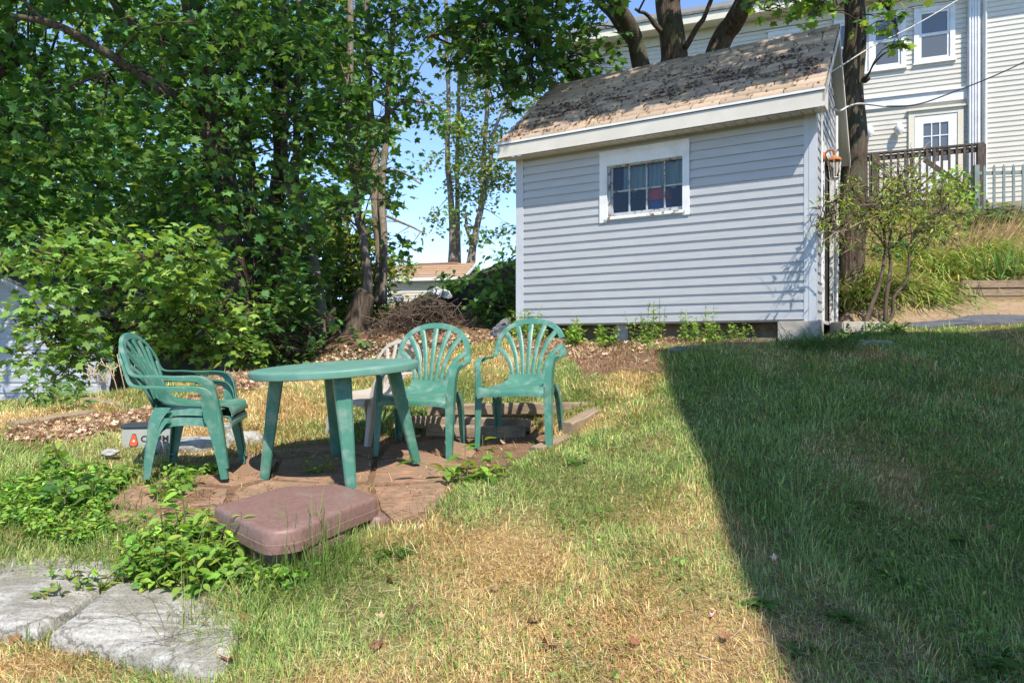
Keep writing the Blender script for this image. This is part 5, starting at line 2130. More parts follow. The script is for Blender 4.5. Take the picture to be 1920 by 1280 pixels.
# the low bright maple before it
Z = 7.9
low = boxes([(40, 230, 415, 500, 7.4, 8.0, 15, .22, .36), (180, 420, 440, 520, 7.4, 8.1, 20, .24, .38), (300, 420, 500, 560, 7.5, 8.2, 9, .22, .34), (-40, 60, 470, 520, 7.5, 8.1, 7, .2, .3),
             (60, 190, 520, 585, 7.3, 7.9, 10, .2, .32), (0, 70, 560, 610, 7.4, 7.9, 6, .18, .28), (40, 190, 590, 720, 7.5, 8.3, 20, .2, .32), (150, 330, 560, 660, 8.0, 8.8, 22, .24, .4),
             (280, 480, 560, 690, 8.3, 9.2, 26, .25, .4)])
tree('young_maple', 'low young maple with sunlit lime green branches spreading before the outbuilding',
     [([P(215, 745, 8.6), P(225, 640, 8.5), P(215, 560, 8.4), P(205, 500, 8.2)], .06, .035), ([P(215, 560, 8.4), P(160, 510, 8.1), P(90, 450, 7.8)], .03, .012),
      ([P(205, 510, 8.2), P(280, 480, 7.9), P(390, 490, 7.7)], .03, .012), ([P(220, 600, 8.45), P(140, 600, 8.0), P(90, 650, 7.8)], .028, .01),
      ([P(222, 620, 8.5), P(320, 590, 8.4), P(400, 600, 8.5)], .028, .01)],
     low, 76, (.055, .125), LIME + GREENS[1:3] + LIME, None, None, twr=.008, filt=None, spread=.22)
# dark trunks in the middle of the wood
Z = 11.5
tree('dark_tree', 'dark blackish trunk with knobs standing right of the largest maple',
     [([P(488, 640, Z), P(482, 540, Z), P(470, 380, Z), P(462, 300, Z), P(455, 240, Z), P(450, 100, Z), P(452, -300, Z)], .15, .07), ([P(460, 290, Z), P(440, 250, Z - .2), P(425, 225, Z - .3)], .05, .02)],
     boxes([(380, 620, -60, 330, 10.8, 12.5, 50, .4, .7), (420, 640, 440, 640, 10.5, 11.8, 34, .3, .5)]) + cells((-3.4, 9.6, 8.2), (1.5, 1.5, 1.5), 30, .6, 1.), 30, (.09, .15), DARKG + GREENS, None, GW, filt=wood_filter)
tree('dark_tree', 'straight black trunk between the knobbed trunk and two pale trunks',
     [([P(512, 660, 12.3), P(512, 520, 12.3), P(516, 370, 12.3), P(524, 250, 12.3), P(520, 60, 12.3), P(530, -300, 12.3)], .17, .09)],
     boxes([(500, 700, -60, 260, 11.5, 13.5, 46, .4, .7), (500, 640, 420, 620, 11.5, 12.8, 30, .3, .5)]) + cells((-3, 11, 9.), (1.6, 1.6, 1.5), 26, .6, 1.), 30, (.09, .15), DARKG + GREENS, None, GW, filt=gap_filter)
tree('pale_tree', 'slender pale grey trunk curving left, first of the two pale trunks',
     [([P(600, 640, 11.8), P(592, 540, 11.9), P(565, 420, 12), P(545, 370, 12.), P(533, 300, 12.), P(540, 150, 12.), P(535, -200, 12.)], .085, .05)],
     boxes([(540, 760, 0, 420, 11.5, 13, 34, .35, .6)]), 30, (.09, .14), GREENS, M_BARKP, GW, filt=gap_filter)
tree('pale_tree', 'pale sunlit trunk right beside the curving grey one',
     [([P(606, 650, 10.8), P(600, 560, 10.9), P(572, 420, 12.1), P(553, 330, 12.1), P(556, 260, 12.1), P(560, 100, 12.1), P(575, -200, 12.1)], .09, .05)],
     boxes([(560, 790, 60, 440, 11.5, 13.5, 30, .35, .6)]), 30, (.09, .14), GREENS, M_BARKP, GW, filt=gap_filter)
tree('forked_tree', 'tall double trunk tree at the right edge of the wood before the blue sky',
     [([P(712, 570, 14), P(712, 480, 14), P(704, 380, 14), P(700, 250, 14), P(690, 100, 14), P(680, -200, 14)], .095, .06),
      ([P(718, 570, 13.8), P(720, 450, 13.8), P(716, 360, 13.9), P(728, 210, 14), P(735, 60, 14), P(750, -200, 14)], .08, .05),
      ([P(703, 330, 14), P(745, 320, 13.8), P(790, 345, 13.6)], .04, .015), ([P(700, 240, 14), P(760, 190, 13.7), P(820, 200, 13.6)], .045, .015), ([P(712, 400, 14), P(760, 420, 13.8), P(800, 440, 13.7)], .035, .012)],
     boxes([(620, 840, -60, 240, 13, 14.6, 56, .4, .65), (660, 840, 190, 330, 13, 14.4, 26, .3, .5), (700, 825, 310, 400, 13.2, 14.3, 20, .28, .45), (690, 820, 395, 470, 13.3, 14.2, 18, .25, .42)]),
     30, (.10, .15), DARKG + GREENS, M_BARKP, GW, filt=gap_filter)
tree('leaning_tree', 'grey leaning trunk just left of the split stump',
     [([P(684, 640, 12.4), P(688, 560, 12.4), P(686, 500, 12.4), P(678, 440, 12.4), P(672, 400, 12.4), P(660, 250, 12.4), P(655, -100, 12.4)], .10, .05)],
     boxes([(590, 760, -40, 420, 11.8, 13.2, 54, .35, .6), (620, 740, -40, 330, 11.2, 12.2, 34, .28, .45)]), 30, (.09, .14), GREENS, M_BARKP, GW, filt=gap_filter)
# sunlit undergrowth beyond
tree('sapling', 'bright yellow green sapling in sun between the stump and the pale trunks',
     [([P(640, 660, 14.5), P(645, 560, 14.5), P(655, 470, 14.5), P(650, 400, 14.5)], .04, .015)],
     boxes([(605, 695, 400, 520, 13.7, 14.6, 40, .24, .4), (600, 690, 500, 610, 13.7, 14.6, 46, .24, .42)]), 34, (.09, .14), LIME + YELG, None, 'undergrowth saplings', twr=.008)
tree('sapling', 'yellow green bush in sun right behind the split stump',
     [([P(706, 610, 15), P(708, 560, 15), P(712, 520, 15), P(716, 480, 15)], .03, .012)],
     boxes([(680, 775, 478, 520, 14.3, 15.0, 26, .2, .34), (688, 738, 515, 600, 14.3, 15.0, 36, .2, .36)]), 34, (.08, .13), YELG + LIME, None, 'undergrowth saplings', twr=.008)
tree('sapling', 'shaded low bush at the foot of the wood left of the brush pile',
     [([P(590, 690, 9.6), P(585, 650, 9.6), P(575, 600, 9.6)], .03, .012)],
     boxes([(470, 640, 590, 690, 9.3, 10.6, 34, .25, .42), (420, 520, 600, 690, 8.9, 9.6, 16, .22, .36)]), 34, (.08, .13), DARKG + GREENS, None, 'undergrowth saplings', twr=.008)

# split stump
def stump():
    t = thing('tree_stump', 'tall split grey tree stump leaning beside the brush pile', 'stump', P(665, 660, 10.6))
    m = MB()
    m.tube(catmull([P(655, 690, 10.5), P(664, 640, 10.55), P(672, 600, 10.6), P(683, 556, 10.6), P(688, 545, 10.6)], 20), np.interp(np.linspace(0, 1, 20), [0, .4, .9, 1], [.24, .20, .14, .05]), 16, wob=.05)
    m.build('trunk', M_BARK, t, autosmooth=False)
    m = MB()
    m.tube(catmull([P(640, 690, 10.4), P(632, 640, 10.5), P(622, 600, 10.5), P(628, 575, 10.5)], 14), np.interp(np.linspace(0, 1, 14), [0, .6, 1], [.13, .10, .03]), 12, wob=.12)
    m.build('splinter', M_BARK, t, autosmooth=False)


stump()

# thin trees far off before the sky
GT = 'thin far trees standing before the blue sky'
thin = [('straight thin far tree with a dark trunk, leftmost of the sky line trio', [[(848, 500), (846, 420), (840, 300), (842, 180), (838, 60), (838, -140)]], 34., .17,
         [(820, 880, 40, 200, 8), (815, 880, 180, 330, 9), (800, 870, 320, 480, 6)]),
        ('slim pale trunked far tree just right of the leftmost one', [[(858, 500), (856, 400), (858, 300), (862, 150), (866, 40), (870, -140)]], 35., .14,
         [(850, 915, 30, 160, 9), (840, 900, 150, 260, 6), (850, 900, 250, 360, 4)]),
        ('forked far tree with grey branches nearest the shed roof', [[(882, 500), (890, 440), (906, 370), (908, 280), (914, 180), (918, 60), (920, -140)], [(896, 420), (915, 340), (930, 240), (950, 195)],
                                                                     [(886, 470), (876, 430), (872, 400)]], 33., .17,
         [(890, 1010, 130, 260, 18), (880, 960, 240, 330, 12), (870, 960, 310, 450, 16), (880, 1000, 60, 150, 10)])]
for lab, pth, z, r, bx in thin:
    lim = [([P(u, v, z) for u, v in p], r if i == 0 else r * .5, r * .35 if i == 0 else .06) for i, p in enumerate(pth)]
    tree('thin_tree', lab, lim, boxes([(a, b, c, d, z - 1.5, z + 1.5, n, .5, 1.0) for a, b, c, d, n in bx]), 26, (.14, .24), YELG + GREENS[2:], M_BARKP, GT, shape=MAPLE6, twr=.02)
# far hedge-like bushes on the crest by the shed
for lab, a in (('dark leafy bush against the left corner of the shed', [(900, 965, 530, 605, 10.2, 11.0, 40, .2, .34), (935, 968, 490, 535, 10.6, 11.2, 6, .15, .25)]),
               ('dark green bush on the slope above the black panel', [(845, 940, 525, 580, 13, 15, 44, .3, .5)]),
               ('wispy weeds standing against the sky left of the shed', [(915, 968, 470, 520, 13.5, 15, 10, .25, .4)])):
    u0, u1, v0, v1, z0, z1 = a[0][:6]
    zz = (z0 + z1) / 2
    tree('bush', lab, [([P((u0 + u1) / 2, v1 + 40, zz), P((u0 + u1) / 2 + 4, v1, zz), P((u0 + u1) / 2, v0, zz)], .03, .01)], boxes(a), 40, (.10, .19), GREENS + WEED[:3], M_TWIG, 'bushes on the slope left of the shed', cat='bush',
         shape=OVATE, twr=.006)

# the many stemmed maple behind the shed
Z = 11.6
can = []
for _ in range(170):
    # roof points in shade, followed back up towards the sun
    s, d = rng.uniform(-.2, SLEN + .2), rng.uniform(-.2, SDEP / 2)
    if rng.random() < .25 and d < .25: continue
    p = SH(s, d, ZT + .15 + (d + .3) * .8)
    k = rng.uniform(2.6, 6.2)
    q = p + (-TD) * k
    u, v = proj(q)
    if q[1] > 1 and v > -90 and u > 700: continue
    can.append((*q, rng.uniform(.28, .55)))
tree('maple_tree', 'huge maple with several thick stems rising behind the shed roof',
     [([P(1262, 330, Z), P(1260, 160, Z), P(1256, 80, Z), P(1250, 0, Z), P(1245, -200, Z), P(1230, -500, Z - .5)], .25, .16),
      ([P(1235, 330, Z), P(1200, 110, Z - .1), P(1175, 50, Z - .3), P(1150, 0, Z - .5), P(1080, -150, Z - 1.2), P(900, -300, Z - 2.2)], .155, .08),
      ([P(1200, 100, Z - .1), P(1150, 30, Z + .2), P(1105, -20, Z + .2), P(1050, -120, Z)], .09, .05),
      ([P(1300, 330, Z), P(1345, 90, Z), P(1375, 40, Z - .2), P(1410, -30, Z - .5), P(1480, -160, Z - 1.2), P(1600, -380, Z - 2.6)], .20, .09),
      ([P(1285, 90, Z - .2), P(1310, 50, Z - .3), P(1330, 10, Z - .3), P(1350, -60, Z - .4)], .05, .03),
      ([P(1240, 60, Z - .2), P(1215, 30, Z - .3), P(1190, 18, Z - .4)], .045, .02),
      ([P(1220, 330, Z), P(1090, 160, Z - .6), P(1040, 110, Z - 1.0), P(990, 60, Z - 1.4), P(940, 10, Z - 1.8), P(880, -80, Z - 2.2)], .11, .05),
      ([P(1055, 122, Z - .9), P(1000, 75, Z - 1.3), P(950, 50, Z - 1.5), P(880, 42, Z - 1.7), P(800, 70, Z - 2.0)], .05, .018),
      ([P(1375, -20, Z - .4), P(1360, -260, Z - 2), P(1330, -600, Z - 4)], .10, .05),
      ([P(1150, 0, Z - .5), P(1120, -300, Z - 2.4), P(1060, -700, Z - 4.4)], .09, .04)],
     boxes([(835, 1050, 0, 95, 9.0, 10.6, 32, .26, .42), (900, 1040, 90, 160, 9.3, 10.4, 22, .22, .34), (990, 1060, 130, 190, 9.6, 10.6, 8, .18, .28), (1040, 1160, 40, 140, 10, 11.4, 22, .24, .38),
            (820, 930, 60, 130, 9.0, 10., 14, .24, .36), (920, 1010, 150, 205, 9.4, 10, 8, .16, .24), (930, 1060, -60, 40, 9, 11, 20, .3, .45), (1080, 1160, -40, 30, 10, 11, 8, .25, .4),
            (1060, 1130, 130, 165, 10.6, 11.2, 8, .18, .28),
            (820, 1100, -380, -60, 7.6, 10, 44, .4, .7), (1100, 1700, -330, -60, 9.5, 13, 50, .4, .7)]) + can,
     30, (.10, .16), DARKG + GREENS, None, None, filt=lambda C: clear_of_sun(C))
# straight trunk to the right of the shed
Z = 9.7
tree('maple_tree', 'straight single trunk between the shed and the cream house, leaf sprays near its top',
     [([P(1594, 545, Z), P(1596, 480, Z), P(1597, 350, Z), P(1603, 230, Z), P(1608, 140, Z), P(1606, 40, Z), P(1608, -60, Z), P(1640, -300, Z - .6), P(1660, -600, Z - 1.5)], .178, .12),
      ([P(1622, 150, Z - .12), P(1624, 148, Z - .22)], .05, .02),
      ([P(1606, -20, Z), P(1560, 20, Z - .5), P(1500, 10, Z - .9)], .03, .008), ([P(1610, -30, Z), P(1660, 10, Z - .5), P(1685, 60, Z - .7)], .03, .008)],
     boxes([(1480, 1590, -10, 30, 8.4, 9.4, 12, .16, .28), (1420, 1500, -10, 22, 9, 9.8, 8, .14, .24), (1640, 1700, -5, 40, 8.6, 9.2, 7, .12, .2), (1665, 1695, 50, 90, 8.7, 9.1, 5, .10, .16),
            (1610, 1640, 40, 65, 9.1, 9.3, 3, .08, .13), (1400, 1750, -360, -60, 8, 10.5, 44, .4, .7)]), 30, (.09, .14), GREENS + LIME, None, None, filt=lambda C: clear_of_sun(C), twr=.007)
# crown of a tree outside the frame on the upper left, whose shade darkens the wood
tree('maple_tree', 'maple whose trunk stands beyond the left edge, dim leaves in the upper left corner',
     [([P(-260, 760, 8.8), P(-230, 400, 8.8), P(-160, 0, 8.6), P(-80, -300, 8.4), P(0, -600, 8)], .2, .09), ([P(10, 250, 9.6), P(60, 200, 9.7), P(90, 240, 9.8)], .05, .02),
      ([P(-200, 300, 8.8), P(-60, 190, 9.2), P(40, 120, 9.5)], .08, .03), ([P(108, 210, 10), P(85, 150, 10), P(50, 120, 10)], .06, .05)],
     boxes([(-200, 160, -60, 330, 8.6, 10, 50, .35, .6), (-300, 60, 250, 480, 8.8, 10.2, 34, .35, .55)]) + cells((-5.6, 7.6, 6.2), (2., 1.4, 1.6), 36, .5, .9), 34, (.09, .15), GREENS, None, GW, filt=wood_filter)


def far_wood():
    """distant foliage that reads as one dark mass behind the trunks"""
    cl = boxes([(-300, 640, -40, 620, 15, 20, 210, .6, 1.1), (600, 720, 0, 560, 15.5, 19, 50, .5, .9), (-300, 240, 560, 640, 13, 16, 30, .5, .9), (-600, 600, -300, 0, 15, 20, 60, .8, 1.3)])
    cl += boxes([(-400, 420, 180, 600, 14, 19, 190, .6, 1.1), (-300, 330, 330, 520, 11.5, 13.5, 60, .4, .7), (430, 735, 430, 650, 15.2, 18, 90, .45, .8)])
    C, Nn, D, ci = spray(cl, 20, .4, .3, .7)
    k = gap_filter(C)
    C, Nn, D, ci = C[k], Nn[k], D[k], ci[k]
    col = pal(len(C), GREENS + LIME, .22) * np.exp(rng.normal(0, .15, (len(cl), 1)))[ci]  # lime tones mixed in to stand for backlight in the deep shade
    o = leaves('woodland', C, Nn, D, rng.uniform(.16, .28, len(C)), col, MAPLE6, M_LEAF)
    tag(o, 'deep green woodland filling the background on the left', 'woodland', kind='stuff')


far_wood()

# ------------------------------------------------------------------ shrub beside the shed
def shrub():
    b = G(1655, 612)
    Z = b[1]
    lim = [([P(1622, 607, Z - .05), P(1640, 560, Z), P(1654, 510, Z), P(1660, 470, Z + .05), P(1656, 430, Z), P(1640, 400, Z - .1), P(1610, 375, Z - .2)], .028, .008),
           ([P(1660, 605, Z), P(1664, 540, Z), P(1670, 500, Z + .1), P(1668, 450, Z + .1), P(1685, 400, Z + .15), P(1720, 360, Z + .2)], .028, .008),
           ([P(1656, 612, Z - .02), P(1674, 590, Z - .05), P(1675, 560, Z - .05), P(1700, 525, Z - .05), P(1706, 480, Z - .05), P(1712, 440, Z), P(1740, 410, Z), P(1780, 400, Z)], .024, .007),
           ([P(1652, 612, Z), P(1650, 592, Z - .02), P(1649, 585, Z - .02)], .022, .014),
           ([P(1668, 470, Z + .1), P(1700, 440, Z + .1), P(1760, 430, Z + .2)], .012, .005), ([P(1660, 460, Z), P(1630, 430, Z - .2), P(1580, 430, Z - .3), P(1550, 400, Z - .5)], .011, .004), ([P(1590, 432, Z - .3), P(1560, 430, Z - .5), P(1530, 425, 6.95)], .008, .003),
           ([P(1656, 430, Z), P(1680, 370, Z - .1), P(1690, 310, Z)], .010, .004)]
    cl = boxes([(1580, 1700, 335, 420, Z - .45, Z + .3, 60, .07, .13), (1660, 1780, 330, 440, Z - .35, Z + .5, 70, .07, .14), (1640, 1720, 295, 345, Z - .2, Z + .2, 26, .05, .10),
                (1740, 1820, 360, 440, Z - .1, Z + .5, 30, .07, .13), (1535, 1590, 390, 430, Z - .5, Z - .2, 14, .05, .09), (1550, 1580, 440, 470, Z - .45, Z - .2, 8, .05, .08), (1528, 1590, 370, 470, 6.85, 7.15, 22, .05, .09),
                (1600, 1760, 420, 470, Z - .3, Z + .4, 24, .06, .10), (1660, 1700, 460, 480, Z - .1, Z + .1, 5, .05, .08), (1725, 1800, 420, 470, Z, Z + .4, 12, .07, .11), (1570, 1600, 345, 375, Z - .4, Z, 6, .06, .09)])
    t = tree('azalea_shrub', 'airy yellow green shrub with bare dark stems at the right corner of the shed', lim, cl, 260, (.045, .085), [(.24, .36, .06), (.32, .42, .07), (.17, .29, .055), (.40, .42, .08), (.12, .22, .05)], M_TWIG, None, shape=NARROW,
             cat='shrub', twr=.0035, spread=.5, tilt=.9, droop=.1, seg=9)
    # bare twigs poking out
    m = MB()
    for _ in range(170):
        c = cl[rng.integers(0, len(cl))]
        a = np.array(c[:3]) + rng.normal(0, .08, 3)
        d = unit(np.array([rng.normal(0, .7), rng.normal(0, .5), abs(rng.normal(.5, .5))]))
        L = rng.uniform(.10, .26)
        p1 = a + d * L * .5 + rng.normal(0, .02, 3)
        m.tube([a, p1, a + d * L + rng.normal(0, .03, 3)], [.003, .0022, .0012], 4, cap=False)
    tag(m.build('bare_twigs', M_STRAW, t, autosmooth=False, fix=False), kind='stuff')


shrub()


def plant(name, label, cat, stems, shape, size, cols, per, group=None, base=None, up=.6, smat=None, spread=None):
    """upright stems with leaves all along: stems = (base point, tip point)"""
    base = stems[0][0] if base is None else base
    t = thing(name, label, cat, base, group=group)
    m = MB()
    C, Nn, D, S_ = [], [], [], []
    for a, b in stems:
        a, b = np.asarray(a, float), np.asarray(b, float)
        L = np.linalg.norm(b - a)
        mid = (a + b) / 2 + rng.normal(0, .05, 3) * L
        p = catmull([a, mid, b], 9)
        m.tube(p, np.linspace(.0045, .0015, 9), 5, cap=False)
        for i in range(per):
            q = (i + rng.random()) / per
            q = .15 + .85 * q
            c = p[int(q * 8)]
            ang = i * 2.4 + rng.uniform(-.4, .4)
            h = np.array([math.cos(ang), math.sin(ang), 0])
            ext = (spread or .4) * size[1] * (1.2 - .5 * q)
            C.append(c + h * ext * .3)
            D.append(h + np.array([0, 0, rng.uniform(-.35, .45)]))
            Nn.append(np.array([0, 0, up]) + h * rng.uniform(-.5, .2) + rng.normal(0, .25, 3))
            S_.append(rng.uniform(*size) * (1.1 - .45 * q))
    tag(m.build('stems', M_STEM, t, autosmooth=False, fix=False), kind='stuff')
    leaves('foliage', C, Nn, D, S_, pal(len(C), cols, .16), shape, M_LEAF, t)
    return t


M_STEM = surf('green_stem', [(.3, (.10, .11, .035)), (.7, (.17, .16, .06))], 20, (1, 1, 1), .8, 0)


def stems_px(pts, n=1, ht=(.2, .4), spread=.12, lean=.1):
    out = []
    for u, v in pts:
        b = G(u, v)
        for _ in range(n):
            a = b + np.array([rng.normal(0, spread), rng.normal(0, spread * .6), 0])
            a[2] = H1(a[0], a[1])
            out.append((a, a + np.array([rng.normal(0, lean), rng.normal(0, lean), rng.uniform(*ht)])))
    return out


plant('leafy_weed', 'big bright green leafy weed overhanging the nearest granite slab', 'weed',
      stems_px([(335, 1090), (300, 1075), (370, 1088), (285, 1095), (330, 1050), (400, 1092), (262, 1112), (320, 1105), (390, 1105), (290, 1050)], 9, (.08, .27), .085, .07), OVATE, (.05, .10), WEED, 9, None, up=.8)
s_ = G(345, 1060)
plant('leafy_weed', 'tall single stemmed weed with large oval leaves beside the plastic box', 'weed', [(s_, P(338, 905, s_[1] - .05)), (s_ + [.1, 0, 0], P(372, 990, s_[1])), (s_ + [-.05, .05, 0], P(312, 1000, s_[1]))], OVATE, (.11, .17), WEED, 8, None, up=.8)
b1 = G(880, 905)
plant('leafy_weed', 'broad leaved weed with arching stem in front of the cracked chair', 'weed',
      [(b1, P(745, 858, 4.3)), (b1, P(872, 835, 4.35)), (b1 + [.05, 0, 0], P(905, 850, 4.3)), (b1 + [.1, .05, 0], P(945, 838, 4.4)), (b1 + [.05, .1, 0], P(905, 815, 4.5)), (b1, P(835, 870, 4.25)), (b1, P(860, 890, 4.2)),
       (b1 + [.1, 0, 0], P(930, 880, 4.2))], OVATE, (.10, .165), WEED, 6, None, up=.9)
plant('small_weed', 'small curly green weed growing under the table', 'weed', stems_px([(602, 893)], 9, (.06, .15), .035, .05), SMALL, (.03, .05), WEED, 9, None)
plant('small_weed', 'leafy weeds at the near feet of the stacked chairs', 'weed', stems_px([(330, 925), (310, 935), (345, 920), (300, 940)], 5, (.06, .16), .05, .04), OVATE, (.04, .07), WEED, 7, None)
plant('small_weed', 'yellowish weed clump in the crack between the two granite slabs', 'weed', stems_px([(150, 1125), (120, 1140), (175, 1115), (90, 1160), (65, 1160), (135, 1110)], 4, (.05, .14), .04, .03), OVATE, (.04, .075), WEED + YELG, 6, None)
plant('small_weed', 'green weed standing among straw left of the ground cover', 'weed', stems_px([(88, 885), (100, 900)], 3, (.12, .26), .04, .03), OVATE, (.06, .10), WEED, 8, None)
plant('small_weed', 'dark leafed weed rising from the middle of the ground cover', 'weed', stems_px([(112, 950), (120, 970), (150, 960)], 3, (.14, .26), .05, .04), OVATE, (.07, .13), GREENS[2:] + WEED[:2], 7, None)
for lab, pts, hh in (('milkweed plant with stiff narrow leaves at the far left edge', [(50, 765)], (.25, .36)), ('pair of milkweed plants left of the stacked chairs', [(105, 762), (135, 768)], (.18, .28))):
    plant('milkweed', lab, 'weed', stems_px(pts, 3, hh, .05, .04), NARROW, (.11, .17), [(.13, .24, .06), (.16, .27, .08)], 13, 'milkweeds by the outbuilding', up=.5)
GWS = 'weeds in front of the shed'
for lab, pts, n, hh, shp, sz in (('feathery green weed, tallest clump before the middle of the shed', [(1195, 640), (1225, 642), (1170, 640), (1205, 645)], 7, (.18, .5), SMALL, (.035, .06)),
                                 ('yellowish weeds right of the tallest clump before the shed', [(1290, 640), (1320, 638), (1350, 640)], 7, (.12, .40), SMALL, (.035, .065)),
                                 ('bright green leafy weed behind the cracked chair at the shed foot', [(1075, 640), (1070, 648)], 6, (.14, .34), OVATE, (.05, .09)),
                                 ('small pale weed sprig before the dark gap under the shed', [(1125, 645), (1148, 650)], 4, (.10, .26), OVATE, (.04, .08)),
                                 ('trailing weed near the right footing block of the shed', [(1385, 640), (1400, 640)], 3, (.12, .22), SMALL, (.025, .045)),
                                 ('yellow green weeds at the left corner of the shed', [(985, 630), (975, 625), (1000, 640)], 7, (.14, .42), OVATE, (.05, .085))):
    plant('weed_clump', lab, 'weed', stems_px(pts, n, hh, .08, .08), shp, sz, WEED, 20, GWS)
GL = 'broad leaved weeds in the lawn'
for lab, u, v, s in (('plantain rosette right of the plastic box in dry grass', 745, 1040, .10), ('plantain weed in straw right of the timbers', 1080, 870, .08), ('dock weed in shade at the bottom edge', 1590, 1170, .09),
                     ('dock weed in shade at the lower right corner', 1860, 1250, .11), ('dark clover patch in the shaded lawn', 1795, 1020, .08), ('narrow leaf weed at the shadow edge', 1420, 1140, .07),
                     ('small weed in shade near the shadow edge', 1600, 950, .06), ('low green weed right below the clover patch', 1680, 1090, .07), ('green rosette in shade left of the bottom middle', 1500, 1230, .08)):
    b = G(u, v)
    t = thing('lawn_weed', lab, 'weed', b, group=GL)
    n = 13
    a = np.arange(n) * 2.4
    D = np.stack([np.cos(a), np.sin(a), rng.uniform(.15, .9, n)], 1)
    C = b + np.stack([np.cos(a), np.sin(a), a * 0], 1) * .012 + rng.normal(0, .02, (n, 3)) * [1, 1, 0] + [0, 0, .01]
    Nn = np.array([0, 0, 1.]) - D * .3 + rng.normal(0, .2, (n, 3))
    leaves('foliage', C, Nn, D, rng.uniform(.6, 1.1, n) * s, pal(n, [(.07, .16, .03), (.09, .19, .035), (.12, .22, .05)], .15), OVATE, M_LEAF, t)


def ground_cover():
    """low creeping weeds, uncountable small leaves"""
    poly = [(-60, 935), (60, 905), (150, 905), (240, 898), (300, 888), (420, 880), (430, 890), (300, 895), (210, 925), (150, 950), (220, 985), (330, 1000), (400, 985), (420, 1060), (480, 1090), (560, 1100), (600, 1100),
            (560, 1120), (470, 1125), (250, 1090), (230, 1050), (150, 1035), (60, 1012), (0, 1020), (-60, 1040)]
    n = 120000
    y = rng.uniform(2.6, 5.0, n)
    x = rng.uniform(-4.2, -.6, n)
    h = H(x, y)
    u, v = proj(np.stack([x, y, h], 1))
    k = inpoly(u + (N1(x * 5, y * 5) - .5) * 60, v + (N2(x * 5, y * 5) - .5) * 40, poly) & (rng.random(n) < np.clip((fbm(N3, x * 4, y * 4, 0, 3) - .25) * 4.5, .08, 1))
    x, y, h = x[k], y[k], h[k]
    n = len(x)
    hill = fbm(N2, x * 5, y * 5, 2, 3)
    C = np.stack([x, y, h + rng.random(n) * .085 * (.2 + 1.6 * hill)], 1)
    Nn = np.array([0, 0, 1.]) + rng.normal(0, .45, (n, 3))
    D = rand_dirs(n) * [1, 1, .4]
    o = leaves('ground_cover', C, Nn, D, rng.uniform(.016, .05, n) * (.6 + .8 * N1(x * 3, y * 3)), pal(n, WEED + WEED + LIME + GREENS[3:], .25), OVATE, M_LEAF)
    tag(o, 'bright green creeping weeds covering the ground left of the plastic box', 'ground cover', kind='stuff')
    # longer green grass near the box and along the cover
    spots = [(560, 1075, .22, 260, .14, .34), (600, 1090, .2, 160, .1, .26), (640, 1060, .15, 100, .08, .2), (520, 1110, .25, 160, .08, .2), (330, 885, .35, 420, .04, .09), (60, 930, .55, 900, .04, .12), (120, 985, .4, 600, .04, .12), (250, 1010, .35, 500, .04, .12), (90, 1205, .12, 120, .05, .12), (190, 1222, .12, 120, .04, .10), (300, 1250, .15, 160, .04, .10), (478, 1150, .08, 90, .05, .13), (470, 1225, .1, 120, .05, .12), (150, 1130, .15, 120, .03, .08), (10, 1030, .3, 200, .04, .1), (150, 1050, .2, 160, .04, .1), (420, 1115, .15, 120, .05, .12), (480, 850, .4, 260, .05, .13),
             (560, 810, .5, 420, .06, .14), (640, 800, .4, 300, .06, .14), (250, 890, .3, 320, .04, .09), (680, 1000, .12, 70, .05, .12), (840, 960, .2, 180, .05, .13)]
    Ps, Ls = [], []
    for u_, v_, r, m_, a, b in spots:
        c = G(u_, v_)
        q = c[:2] + rng.normal(0, r * .5, (m_, 2))
        Ps.append(np.c_[q, H(q[:, 0], q[:, 1])])
        Ls.append(rng.uniform(a, b, m_))
    Ps, Ls = np.vstack(Ps), np.concatenate(Ls)
    n = len(Ps)
    o = ribbons('long_grass', Ps, rng.normal(size=(n, 2)), Ls, rng.uniform(.003, .006, n), np.abs(rng.normal(0, .45, n)), rng.uniform(.0, .55, n), pal(n, [(.11, .19, .04), (.15, .23, .05), (.20, .26, .06), (.09, .16, .04)], .18), M_GRASS, nseg=4)
    tag(o, 'longer green grass tufts among the weeds', 'grass', kind='stuff')


ground_cover()


def tuft(name, label, cat, u, v, n, L, W, spread, lean, droop, cols, group=None, nseg=6, mat=None, base=None, head=None, hs=1.2):
    b = G(u, v) if base is None else np.asarray(base, float)
    t = thing(name, label, cat, b, group=group)
    q = b[:2] + rng.normal(0, spread, (n, 2)) * [1, .7]
    p = np.c_[q, H(q[:, 0], q[:, 1])] if base is None else np.c_[q, np.full(n, b[2])]
    d = rng.normal(size=(n, 2)) * hs + (0 if head is None else np.array(head)) + (q - b[:2]) / (spread + .01) * .5
    ribbons('blades', p, d, rng.uniform(*L, n), rng.uniform(*W, n), np.abs(rng.normal(lean, .28, n)), rng.uniform(*droop, n), pal(n, cols, .16), mat or M_GRASS, t, nseg=nseg)
    return t


